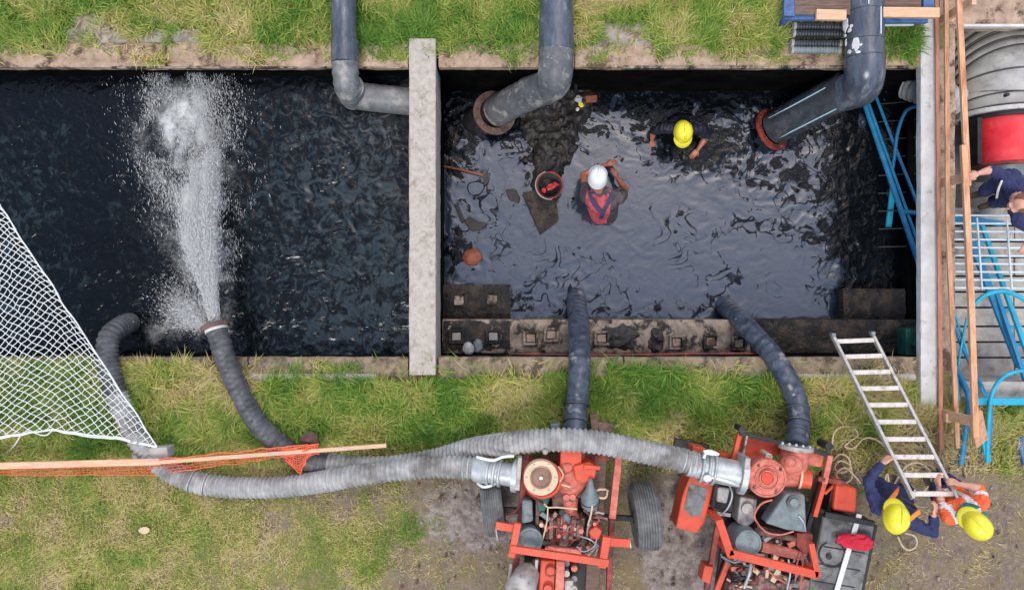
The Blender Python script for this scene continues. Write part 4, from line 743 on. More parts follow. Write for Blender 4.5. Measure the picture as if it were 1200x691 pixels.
# ------------------------------------------------------------------ duct, red cylinder, dark hose through the wall
du = thing('flexible_duct', 'wide grey canvas duct with ribs joining the red cylinder', 'duct', P(1200, 100, -.7))
zc = -.72; c0 = Vector((6.22, P(0, 127, -.3).y, zc)); c1 = c0 + Vector((.02, .42, -.05)); q = spline([c0, c0.lerp(c1, .5), c1, c1 + Vector((.02, .4, -.35)), c1 + Vector((.04, .6, -1.0))], .0125)
def dr(L): return .50 + .10 * min(1, L / .35) ** .6 + .028 * abs(math.sin(L / .115 * math.pi)) ** .6
mb = MB(); mb.tube(q, dr, 48); obj('duct_skin', mb, M['duct'], du)
for k in range(8):
    i = min(len(q) - 2, int((k + 1) * .115 / .0125)); mb = MB(); mb.torus(q[i], q[i + 1] - q[i], dr((k + 1) * .115) + .006, .013, 48, 6); obj('rib_wire', mb, M['ductdark'], du)
obj('end_band', MB().cyl(c0 + Vector((0, -.02, 0)), c0 + Vector((0, .03, 0)), .545, n=48), M['whitebeam'], du)
rc = thing('fan_housing', 'glossy red steel cylinder with a black ring beside the man in navy', 'fan', (6.25, 1.8, zc))
e0 = c0 + Vector((.03, -.03, 0)); e1 = Vector((e0.x, P(0, 190, -.3).y, zc)); obj('drum', MB().cyl(e0, e1, .46, n=48), M['redsteel'], rc)
obj('black_ring', MB().cyl(e0, e0 + Vector((0, -.05, 0)), .51, n=48), M['black'], rc); obj('rim', MB().torus(e1, (0, 1, 0), .465, .025, 48, 8), M['darkred'], rc)
obj('end_plate', MB().cyl(e1 + Vector((0, .02, 0)), e1 + Vector((0, -.14, 0)), .42, .34, n=32), M['greymetal'], rc)
obj('side_rail', MB().bar((e0.x - .49, e0.y - .04, zc + .12), (e0.x - .49, e1.y, zc + .12), .06, .3), M['black'], rc, bevel=.01)
tz = lambda x, r: zc + math.sqrt(r * r - (x - e0.x) ** 2)
obj('latch', MB().box((6.48, e0.y - .2, tz(6.48, .46) + .04), (.2, .12, .1)).box((6.4, e0.y - .2, tz(6.4, .46) + .06), (.06, .06, .05)), M['palegrey'], rc, bevel=.01)
rt_ = Matrix.Rotation(R(22), 3, 'Y'); st_ = obj('warning_sticker', MB().box((6.42, e0.y - .42, tz(6.42, .46) + .004), (.07, .24, .012), rt_), mat('yellow_sticker', C(226, 150, 40), C(236, 170, 60), 20, .5, 0), rc); obj('printed_mark', MB().box((6.42, e0.y - .42, tz(6.42, .46) + .013), (.03, .13, .006), rt_), M['black'], st_)
for dx, dy in ((-.16, .14), (.06, .18), (.14, .13)): obj('vent_hole', MB().cyl((6.1 + dx, c0.y + dy, tz(6.1 + dx, .55) - .0), (6.1 + dx, c0.y + dy, tz(6.1 + dx, .55) + .075), .02, n=10), M['black'], du)
dh = thing('flexible_duct', 'small ribbed hose end poking out under the white beam near the thick pipe', 'duct', P(1065, 105, -.9))
qq = spline([P(1125, 120, -.6), P(1100, 112, -.62), P(1080, 106, -.68), P(1064, 100, -.8)], .01); obj('hose_skin', MB().tube(qq, lambda L: .17 + .010 * math.sin(L * 95), 28), M['duct'], dh)
V = Vector
# ------------------------------------------------------------------ pumps
def wheel(parent, c, axis, r, w):
    axis = Vector(axis).normalized(); c = Vector(c); pr = [(r * .55, -w / 2), (r * .88, -w / 2), (r * .97, -w * .38)]
    n = 7
    for k in range(n):
        x0 = -w * .38 + w * .76 * k / n; x1 = x0 + w * .76 / n; pr += [(r, x0 + .004), (r, x1 - .012), (r * .962, x1 - .010), (r * .962, x1 - .001)]
    pr += [(r * .97, w * .38), (r * .88, w / 2), (r * .55, w / 2)]
    wh = obj('wheel', MB().lathe(c, axis, pr, 40, False), M['tyre'], parent)
    obj('rim', MB().lathe(c, axis, [(r * .5, -w * .3), (r * .56, -w * .48), (r * .56, w * .48), (r * .5, w * .3)], 24, True), M['rust'], wh)
    obj('hub', MB().cyl(c - axis * w * .52, c + axis * w * .52, .07, n=12), M['black'], wh); return wh
def bolts(parent, c, Rr, n, z, m_, r=.012, h=.02, a0=0):
    for k in range(n): a = a0 + 2 * math.pi * k / n; obj('bolt', MB().cyl((c.x + Rr * math.cos(a), c.y + Rr * math.sin(a), z), (c.x + Rr * math.cos(a), c.y + Rr * math.sin(a), z + h), r, n=6), m_, parent)
def camlock(parent, p0, p1, r, lv):
    """galvanised pipe with a flange at p1, coupling rings at p0 and two lever handles"""
    d = (Vector(p1) - Vector(p0)).normalized(); pr = obj('outlet_pipe', MB().cyl(p0, p1, r, n=28), M['galv'], parent)
    obj('pipe_flange', MB().cyl(Vector(p1) - d * .03, Vector(p1) + d * .03, r * 1.45, n=28), M['galv'], parent, bevel=.004)
    for q in (0, .07, .13): obj('coupling_ring', MB().torus(Vector(p0) + d * q, d, r * 1.08, .018, 28, 8), M['galv'], pr)
    for L in lv: obj('lever', MB().tube(spline([P(*q) for q in L], .02), .017, 8), M['whitehat'], pr)
    return pr
def pipes(parent, lst, name='fuel_line', m_=None):
    for pts, r in lst: obj(name, MB().tube(spline([P(*q) for q in pts], .02), r, 7), m_ or M['beige'], parent)
def beam(parent, a, b, w, h, m_, name='frame_bar'): return obj(name, MB().bar(P(*a), P(*b), w, h), M[m_] if isinstance(m_, str) else m_, parent, bevel=.005)
def box(parent, poly, zt, zb, m_, name, bev=.008): return obj(name, MB().pxprism(poly, zt, zb), M[m_], parent, bevel=bev)
def vcyl(parent, px, py, zt, zb, r, m_, name, n=24, r2=None): c = P(px, py, zt); return obj(name, MB().cyl((c.x, c.y, zb), (c.x, c.y, zt), r, r2, n), M[m_], parent, bevel=.004)
def clutter(p, x, y, z, s, rx):
    m_ = rx.choice(['rust', 'palegrey', 'pink', 'engine', 'black', 'greymetal', 'darkred', 'pink', 'beige']); k = rx.random(); a = rx.uniform(0, 3.1); c = P(x, y, z); dv_ = V((math.cos(a), math.sin(a), rx.uniform(-.2, .2)))
    if k < .3: vcyl(p, x, y, z, z - .12, s * .8, m_, 'fitting', rx.choice([6, 10]))
    elif k < .6: obj('bracket', MB().box(c, (s * 3, s * 1.2, .06), Matrix.Rotation(a, 3, 'Z')), M[m_], p, bevel=.004)
    elif k < .85: q = [c - dv_ * s * 3, c + V((0, 0, .03)), c + dv_ * s * 2 + V((s, -s, 0)), c + dv_ * s * 4 - V((0, 0, .08))]; obj('small_pipe', MB().tube(spline(q, .02), .009 + s * .12, 7), M[m_], p)
    else: obj('casting', MB().rock(c, (s * 3, s * 2.2, .1), int(x * 7), .25, a), M[m_], p)
# ---- left pump
p = thing('pump_trailer', 'orange wheeled pump with a cream filter lid, left of the two', 'pump', P(655, 610, 0))
wheel(p, P(578, 592, .34), Vector((1, .12, 0)), .34, .23); wheel(p, P(756, 604, .37), Vector((1, .10, 0)), .38, .27)
beam(p, (580, 596, .34), (752, 608, .34), .06, .06, 'black', 'axle')
beam(p, (617, 528, .55), (606, 655, .55), .07, .09, 'darkred'); beam(p, (725, 532, .55), (717, 606, .55), .075, .09, 'pink'); beam(p, (717, 606, .55), (712, 720, .55), .06, .08, 'darkred')
beam(p, (606, 640, .55), (600, 720, .55), .07, .08, 'darkred'); beam(p, (612, 536, .5), (728, 536, .5), .06, .06, 'darkred')
beam(p, (598, 642, .86), (713, 659, .86), .075, .06, 'orange', 'lift_bar'); beam(p, (607, 612, .84), (599, 652, .84), .075, .06, 'orange', 'lift_bar'); beam(p, (711, 628, .84), (705, 664, .84), .085, .07, 'orange', 'lift_bar')
for x, y in ((601, 646), (708, 658)): c = P(x, y, .84); obj('lift_post', MB().box((c.x, c.y, .68), (.07, .07, .3)), M['orange'], p)
beam(p, (581, 615, .72), (606, 619, .72), .085, .04, 'orange', 'fender_bracket'); beam(p, (581, 618, .70), (583, 632, .66), .02, .03, 'palegrey', 'reflector_plate'); beam(p, (712, 634, .74), (738, 636, .74), .09, .04, 'orange', 'fender_bracket'); beam(p, (737, 630, .72), (739, 641, .72), .02, .06, 'palegrey', 'reflector_plate')
box(p, [(694, 536), (711, 538), (700, 730), (684, 730)], .5, .44, 'wood_old', 'deck_plate'); box(p, [(622, 545), (700, 545), (690, 720), (610, 720)], .36, .30, 'black', 'deck_plate')
lid = vcyl(p, 634, 560, .92, .80, .182, 'beige', 'filter_lid', 40); vcyl(p, 634, 560, .80, .4, .15, 'pink', 'separator_body', 32); vcyl(p, 634, 560, .945, .90, .105, 'browncap', 'lid_cap', 28); vcyl(p, 634, 560, .97, .93, .018, 'whitehat', 'lid_knob', 10); obj('lid_ring', MB().torus(P(634, 560, .945), (0, 0, 1), .1, .012, 32, 6), M['browncap'], p)
bolts(p, P(634, 560, .92), .155, 6, .92, M['galv'])
vcyl(p, 639, 529, .8, .6, .025, 'palegrey', 'valve_stem', 10); obj('valve_cap', MB().ball(P(639, 529, .82), .033), M['palegrey'], p)
obj('separator_flange', MB().torus(P(636, 561, .78), (0, 0, 1), .19, .022, 32, 8), M['orange'], p)
camlock(p, P(573, 552, .56), P(605, 557, .62), .125, [[(602, 534, .72), (590, 535, .74), (578, 539, .76), (566, 537, .74), (559, 535, .7)], [(560, 566, .55), (566, 570, .6), (574, 569, .62), (582, 565, .62)]])
obj('coupling', MB().cyl(P(558, 549, .52), P(574, 552, .57), .142, n=28), M['galv'], p)
box(p, [(607, 536), (612, 536), (609, 575), (603, 574)], .8, .45, 'palegrey', 'mounting_plate')
box(p, [(657, 527), (682, 528), (681, 550), (656, 548)], .74, .4, 'orange', 'suction_housing'); obj('pump_volute', MB().lathe(P(670, 556, .42), (0, 0, 1), [(.14, 0), (.19, .08), (.17, .22), (.1, .3), (.02, .32)], 28), M['pink'], p)
obj('suction_neck', MB().cyl(P(674, 512, .45), P(670, 545, .5), .14, n=24), M['pink'], p)
box(p, [(672, 546), (690, 541), (700, 547), (697, 560), (684, 567), (674, 562)], .78, .45, 'orange', 'valve_housing', .015); beam(p, (684, 546, .8), (703, 548, .8), .04, .04, 'orange', 'handle'); obj('valve_dome', MB().ball(P(664, 547, .72), (.075, .06, .06)), M['pink'], p)
obj('air_filter', MB().lathe(P(691, 596, .66), P(692, 558, .86) - P(691, 596, .66), [(.05, 0), (.095, .06), (.10, .17), (.05, .27), (.022, .4)], 20), M['greymetal'], p); obj('filter_band', MB().torus(P(691, 586, .70), P(692, 558, .86) - P(691, 596, .66), .102, .01, 24, 6), M['black'], p)
obj('drive_housing', MB().lathe(P(668, 567, .56), Vector((-.03, -1, 0)), [(.13, 0), (.13, .06), (.1, .1), (.09, .3), (.12, .34), (.12, .38)], 24), M['pink'], p)
box(p, [(642, 604), (686, 607), (682, 642), (638, 640)], .62, .35, 'engine', 'engine_block', .015); obj('crankcase', MB().lathe(P(662, 600, .52), Vector((0, -1, 0)), [(.14, 0), (.16, .08), (.15, .32), (.12, .4)], 20), M['engine'], p)
for k in range(5): box(p, [(644 + k * 8, 606 + k * .6), (649 + k * 8, 606 + k * .6), (648 + k * 8, 632), (643 + k * 8, 632)], .70, .6, 'darkred' if k % 2 else 'engine', 'cylinder_cover', .01)
for k, (x, y) in enumerate(((650, 612), (662, 617), (673, 611), (655, 628), (669, 630), (681, 622))): vcyl(p, x, y, .75, .66, .02 + .004 * (k % 3), 'pink' if k % 2 else 'rust', 'injector', 10)
box(p, [(612, 585), (624, 586), (625, 611), (611, 614)], .72, .45, 'greymetal', 'battery_box', .025); box(p, [(629, 582), (646, 581), (638, 600), (630, 598)], .68, .45, 'green', 'green_cover', .01); box(p, [(611, 614), (619, 613), (620, 624), (612, 624)], .6, .4, 'green', 'green_cover', .01)
vcyl(p, 621, 633, .74, .45, .135, 'greymetal', 'air_cleaner', 28); obj('cleaner_rim', MB().torus(P(621, 633, .745), (0, 0, 1), .10, .008, 28, 6), M['greymetal'], p); obj('cleaner_rim', MB().torus(P(621, 633, .735), (0, 0, 1), .13, .01, 28, 6), M['greymetal'], p)
box(p, [(641, 640), (682, 644), (680, 656), (640, 652)], .70, .45, 'pink', 'engine_cover')
box(p, [(634, 656), (651, 657), (648, 730), (629, 730)], .72, .45, 'orange', 'rocker_cover', .015); box(p, [(652, 657), (662, 658), (660, 730), (649, 730)], .74, .45, 'pink', 'rocker_cover', .012)
for x, y in ((645, 669), (642, 690)): vcyl(p, x, y, .76, .70, .048, 'orange', 'filler_cap', 20); obj('cap_ring', MB().torus(P(x, y, .76), (0, 0, 1), .05, .008, 20, 6), M['darkred'], p)
for k in range(7): x = 664 + (k % 2) * 9; y = 660 + k * 6; vcyl(p, x, y, .62 + .03 * (k % 3), .4, .035, ('greymetal', 'pink', 'palegrey')[k % 3], 'fitting', 12)
box(p, [(662, 680), (672, 680), (671, 700), (661, 700)], .66, .4, 'palegrey', 'junction_box')
obj('muffler', MB().lathe(P(622, 664, .6), P(609, 690, .8) - P(622, 664, .6), [(.08, 0), (.13, .05), (.155, .2), (.155, .33), (.07, .34), (.05, .25)], 28, True, False), M['palegrey'], p); obj('muffler_bore', MB().cyl(P(611, 686, .74), P(609.3, 689.5, .795), .055, n=16), M['black'], p)
obj('exhaust_pipe', MB().tube(spline([P(622, 664, .6), P(630, 655, .6), P(633, 672, .58), P(628, 700, .55)]), .03, 10), M['rust'], p)
beam(p, (599, 660, .6), (595, 690, .6), .03, .03, 'palegrey', 'strut'); beam(p, (629, 655, .7), (626, 700, .68), .035, .03, 'palegrey', 'strut')
pipes(p, [([(638, 590, .76), (642, 594, .78), (652, 594, .78), (664, 595, .78), (676, 596, .76)], .009), ([(642, 594, .78), (641, 610, .78), (637, 628, .74), (636, 632, .7)], .008), ([(694, 590, .8), (693, 600, .78), (689, 615, .7)], .01), ([(654, 546, .8), (660, 556, .82), (656, 566, .78), (668, 570, .76)], .01)])
pipes(p, [([(676, 640, .7), (684, 646, .74), (696, 640, .74), (700, 628, .7)], .008), ([(680, 628, .7), (692, 632, .76), (702, 640, .7)], .008), ([(682, 656, .7), (692, 648, .74), (700, 638, .7)], .009), ([(686, 648, .6), (696, 652, .64), (701, 640, .6)], .007)], m_=M['galv'])
box(p, [(690, 622), (698, 616), (706, 622), (702, 632), (692, 632)], .72, .5, 'orange', 'governor_box', .015); vcyl(p, 697, 614, .76, .68, .02, 'pink', 'knob', 10)
pipes(p, [([(612, 590, .6), (602, 600, .62), (590, 604, .55), (596, 612, .6)], .01), ([(616, 575, .6), (622, 580, .65), (636, 590, .7)], .012)], 'cable', M['rust_red'])
box(p, [(628, 584), (632, 584), (631, 630), (627, 630)], .66, .5, 'rust', 'bracket'); box(p, [(646, 574), (660, 572), (662, 594), (648, 596)], .62, .4, 'rust', 'gearbox', .015)
for k in range(60):
    rx = random.Random(100 + k); x = rx.uniform(628, 702); y = rx.uniform(566, 650); s = rx.uniform(.02, .045); clutter(p, x, y, rx.uniform(.60, .70), s, rx)
# hitch timbers
for lb, a in (('grey steel chock left of the blue grey suction hose', (((645, 497), (657, 495), (656, 504), (646, 505)), 'greymetal')), ('pale timber offcut right of the suction hose', (((691, 486), (700, 485), (702, 512), (694, 513)), 'wood_old')), ('brown iron chock between suction hose and looping hose', (((700, 494), (707, 494), (719, 498), (719, 507), (702, 506)), 'rust'))):
    tag(obj('chock', MB().pxprism(list(a[0]), .2, -.02), M[a[1]], bevel=.01), lb, 'chock')
# ---- right pump
p = thing('pump_trailer', 'tilted orange red pump with a ringed round lid and grey hopper', 'pump', P(890, 600, 0))
def T2(a): return a
beam(p, (866, 507, .62), (905, 516, .62), .05, .05, 'black'); beam(p, (905, 516, .62), (920, 521, .62), .04, .05, 'black'); beam(p, (945, 525, .62), (972, 533, .62), .05, .05, 'black'); vcyl(p, 870, 503, .7, .5, .035, 'black', 'lifting_eye', 10); vcyl(p, 972, 523, .74, .5, .045, 'black', 'lifting_eye', 10)
beam(p, (867, 507, .6), (859, 538, .6), .05, .06, 'orange'); beam(p, (875, 510, .64), (868, 544, .64), .022, .05, 'palegrey')
box(p, [(877, 511), (912, 519), (916, 530), (898, 538), (876, 545), (872, 535)], .5, .3, 'orange', 'side_panel'); box(p, [(948, 528), (966, 534), (963, 547), (946, 545)], .56, .35, 'pink', 'side_panel')
beam(p, (972, 533, .62), (965, 566, .62), .06, .07, 'pink'); beam(p, (965, 566, .62), (954, 604, .6), .05, .07, 'orange'); beam(p, (965, 552, .55), (940, 640, .5), .05, .05, 'black'); beam(p, (958, 560, .64), (990, 566, .6), .05, .05, 'darkred')
beam(p, (966, 578, .5), (983, 562, .5), .03, .04, 'orange'); box(p, [(856, 575), (958, 590), (940, 720), (838, 690)], .36, .3, 'black', 'deck_plate')
vcyl(p, 899, 560, .90, .82, .205, 'pink', 'round_lid', 40); vcyl(p, 899, 560, .82, .4, .17, 'pink', 'separator_body', 32)
for rr, h in ((.19, .905), (.12, .91), (.075, .93)): obj('lid_ring', MB().torus(P(899, 560, h), (0, 0, 1), rr, .009, 36, 6), M['pink'], p)
vcyl(p, 899, 560, .94, .9, .06, 'orange', 'lid_cap', 24); bolts(p, P(899, 560, .9), .165, 4, .9, M['rust'], .014, .03, .6)
vcyl(p, 901, 534, .82, .6, .03, 'beige', 'valve_stem', 12); obj('valve_ring', MB().torus(P(901, 535, .82), (0, 0, 1), .03, .009, 16, 6), M['galv'], p)
camlock(p, P(822, 547, .7), P(870, 556, .74), .142, [[(842, 532, .86), (834, 529, .88), (827, 531, .86), (825, 536, .84)], [(824, 559, .78), (834, 559, .84), (850, 563, .84), (866, 568, .82)]])
obj('lever_pad', MB().rock(P(833, 530, .9), (.17, .06, .05), 2, .15, -.2), M['whitehat'], p); obj('lever_pad', MB().rock(P(829, 560, .88), (.1, .08, .06), 5, .15, 0), M['whitehat'], p)
obj('hose_tail', MB().cyl(P(806, 543, .7), P(822, 547, .7), .13, n=28), M['galv'], p); box(p, [(874, 536), (880, 537), (877, 573), (869, 571)], .92, .55, 'palegrey', 'mounting_plate')
obj('suction_elbow', MB().tube(spline([P(932, 524, .62), P(930, 540, .62), P(927, 556, .6)]), .15, 24), M['pink'], p); obj('suction_flange', MB().cyl(P(932.5, 521, .62), P(932, 526, .62), .19, n=32), M['palegrey'], p, bevel=.004)
for k in range(5): a = P(917 + k * 8, 519 + k * 1.2, .78); obj('bolt', MB().ball(a, .018, 8, 5), M['galv'], p)
obj('check_valve_dome', MB().ball(P(927, 544, .76), (.13, .10, .09), 20, 12), M['pink'], p); obj('valve_boss', MB().ball(P(926, 541, .84), (.065, .05, .05), 16, 8), M['pink'], p)
obj('bearing_housing', MB().cyl(P(912, 560, .62), P(940, 561, .62), .10, n=24), M['pink'], p); obj('round_cap', MB().cyl(P(938, 560, .68), P(950, 562, .70), .095, n=28), M['orange'], p, bevel=.01); obj('cap_collar', MB().cyl(P(936.5, 560, .68), P(939, 560.5, .685), .112, n=28), M['beige'], p)
box(p, [(811, 551), (838, 566), (826, 612), (817, 625), (792, 618), (800, 580)], .55, .22, 'orange', 'fuel_tank', .02); obj('worn_patch', MB().pxprism([(808, 566), (830, 572), (822, 603), (812, 606), (801, 596)], .556, .54), M['tank'], p, bevel=.004)
box(p, [(812, 522), (827, 525), (826, 534), (811, 532)], .5, .3, 'orange', 'bracket'); box(p, [(844, 530), (858, 533), (856, 541), (843, 538)], .5, .3, 'orange', 'bracket'); beam(p, (790, 518, .1), (830, 526, .1), .1, .08, 'black', 'skid')
box(p, [(838, 566), (862, 570), (858, 600), (834, 594)], .62, .3, 'black', 'battery', .01); box(p, [(842, 570), (856, 572), (852, 590), (840, 588)], .66, .55, 'palegrey', 'battery_top', .02); beam(p, (832, 600, .6), (856, 603, .6), .04, .03, 'palegrey', 'battery_strap')
box(p, [(868, 581), (888, 585), (884, 612), (874, 618), (864, 612)], .66, .4, 'palegrey', 'alternator', .02); vcyl(p, 876, 596, .7, .5, .06, 'palegrey', 'pulley', 20)
hp = box(p, [(921, 578), (944, 579), (946, 624), (922, 621), (897, 613)], .82, .6, 'greymetal', 'hopper_tank', .03); vcyl(p, 931, 589, .86, .8, .075, 'tank', 'filler_cap', 24); vcyl(p, 931, 589, .885, .84, .045, 'greymetal', 'filler_knob', 18)
vcyl(p, 877, 636, .84, .5, .14, 'greymetal', 'air_cleaner', 32); obj('cleaner_rim', MB().torus(P(877, 636, .845), (0, 0, 1), .132, .01, 32, 6), M['greymetal'], p)
beam(p, (842, 608, .9), (856, 650, .9), .08, .06, 'orange', 'lift_bar'); beam(p, (854, 647, .9), (958, 673, .9), .085, .06, 'orange', 'lift_bar'); beam(p, (950, 636, .9), (958, 675, .9), .06, .06, 'orange', 'lift_bar'); beam(p, (842, 610, .5), (828, 690, .4), .06, .06, 'darkred'); beam(p, (860, 640, .5), (840, 690, .4), .06, .05, 'orange')
box(p, [(826, 662), (836, 664), (832, 684), (822, 680)], .5, .3, 'orange', 'foot_plate'); 
for x, y in ((856, 648), (957, 672), (843, 610)): c = P(x, y, .88); obj('lift_post', MB().box((c.x, c.y, .66), (.06, .06, .44)), M['orange'], p)
box(p, [(888, 615), (952, 630), (946, 652), (882, 640)], .6, .38, 'engine', 'engine_block', .015); obj('drive_shaft', MB().cyl(P(884, 622, .68), P(950, 634, .68), .035, n=14), M['rust'], p); obj('drive_shaft', MB().cyl(P(892, 640, .68), P(938, 650, .68), .055, n=14), M['pink'], p)
box(p, [(934, 624), (953, 626), (951, 645), (944, 650), (934, 640)], .74, .5, 'darkred', 'governor_box', .01)
box(p, [(862, 660), (950, 680), (940, 740), (846, 720)], .58, .35, 'engine', 'gearbox', .015)
for k in range(80):
    rx = random.Random(300 + k); u, v = rx.random(), rx.random(); x = 868 + 80 * u - 10 * v; y = 618 + 14 * u + 66 * v; s = rx.uniform(.018, .05); clutter(p, x, y, rx.uniform(.56, .68), s, rx)
pipes(p, [([(890, 616, .74), (900, 624, .78), (915, 626, .78), (930, 622, .8)], .01), ([(938, 646, .74), (934, 660, .76), (932, 680, .7)], .009), ([(943, 648, .74), (940, 665, .76), (938, 690, .7)], .009), ([(905, 585, .84), (892, 590, .8), (884, 604, .74), (890, 616, .7)], .012)], m_=M['pink'])
pipes(p, [([(854, 566, .66), (858, 580, .7), (852, 596, .66), (840, 606, .6)], .01), ([(936, 604, .84), (942, 612, .85), (944, 622, .8)], .008), ([(880, 660, .7), (878, 672, .72), (872, 688, .66)], .018), ([(924, 655, .7), (926, 672, .72), (922, 690, .66)], .01)], 'cable', M['galv'])
wheel(p, P(868, 690, .32), Vector((1, -.2, 0)), .3, .2)
# ---- grey tank beside the right pump
tk = thing('tank', 'dusty grey box tank between the right pump and the crouching worker', 'tank', P(990, 650, 0))
box(tk, [(966, 602), (1027, 612), (1006, 730), (940, 730)], .60, .1, 'tank', 'tank_body', .03); beam(tk, (966, 602, .62), (1024, 613, .62), .06, .06, 'black', 'top_rail'); beam(tk, (1026, 614, .58), (1004, 720, .58), .03, .05, 'black', 'side_rail')
obj('strap', MB().bar(P(1007, 602, .63), P(972, 720, .63), .055, .012), M['strap'], tk); obj('hose_ring', MB().torus(P(975, 649, .61), (0, 0, 1), .14, .009, 28, 6, .4, 6.0), M['black'], tk)
vcyl(tk, 972, 652, .63, .58, .03, 'black', 'tank_cap', 12)
for k in range(3): beam(tk, (966 - k * 7, 640 + k * 20, .605), (1014 - k * 6, 648 + k * 20, .605), .012, .01, 'black', 'seam')
rc_ = MB(); rc_.rock(P(1002, 634, .66), (.34, .15, .09), 5, .45, -.08, 4); rc_.rock(P(990, 630, .66), (.18, .11, .08), 8, .5, .3, 3); rc_.rock(P(1014, 636, .67), (.16, .14, .10), 11, .5, .6, 3); tag(obj('rag', rc_, M['redcloth']), 'bright red rag lying over the white strap of the tank', 'rag')
fb = thing('fuel_can', 'orange red steel box behind the grey tank', 'box', P(992, 583, 0)); box(fb, [(980, 565), (1005, 572), (1004, 602), (976, 598)], .58, .1, 'orange', 'can_body', .03); box(fb, [(976, 562), (981, 562), (974, 600), (970, 598)], .5, .1, 'black', 'side_plate')
# ropes
def coil(label, c, pts, r=.011):
    tag(obj('rope', MB().tube(spline([P(q[0], q[1], q[2] + .05) for q in pts], .02), r, 6), M['rope']), label, 'rope')
coil('beige rope curling over the grass beside the right pump', 0, [(975, 527, .1), (977, 508, .05), (986, 500, .04), (1000, 501, .03), (1005, 510, .03), (996, 517, .03), (990, 523, .04), (1000, 525, .03), (1012, 514, .03), (1024, 514, .03), (1036, 522, .03), (1042, 532, .03)])
coil('tangled heap of beige rope by the lifting eye of the right pump', 0, [(976, 540, .03), (984, 532, .06), (994, 536, .08), (996, 548, .05), (986, 554, .05), (978, 548, .07), (984, 540, .09), (996, 545, .05), (998, 560, .03), (988, 566, .05), (980, 556, .08), (990, 548, .1), (1002, 558, .04), (1008, 566, .03)])
coil('beige rope loops on the ground under the ladder', 0, [(1035, 570, .03), (1040, 555, .03), (1044, 572, .05), (1060, 548, .03), (1075, 542, .03), (1088, 550, .03), (1090, 565, .03), (1078, 578, .03), (1066, 570, .03), (1062, 585, .03)])
coil('white rope loop on the ground below the navy worker', 0, [(1052, 628, .04), (1058, 640, .03), (1066, 644, .03), (1074, 638, .03), (1072, 628, .03), (1060, 624, .04)])
# soil clods and dry leaves around the pumps, like bits on the ground
for i in range(90):
    rx = random.Random(900 + i); x, y = (rx.uniform(470, 590), rx.uniform(560, 690)) if i % 3 == 0 else ((rx.uniform(765, 800), rx.uniform(540, 690)) if i % 3 == 1 else (rx.uniform(1020, 1195), rx.uniform(550, 690)))
    s = rx.uniform(.02, .05); tag(obj('clod', MB().rock(P(x, y, .0), (s * 1.3, s, s * .6), i, .4, i, 1), M['ledge'] if i % 2 else M['rust']), 'small clod of soil on the trampled ground', 'clod', 'soil clods around the pumps')
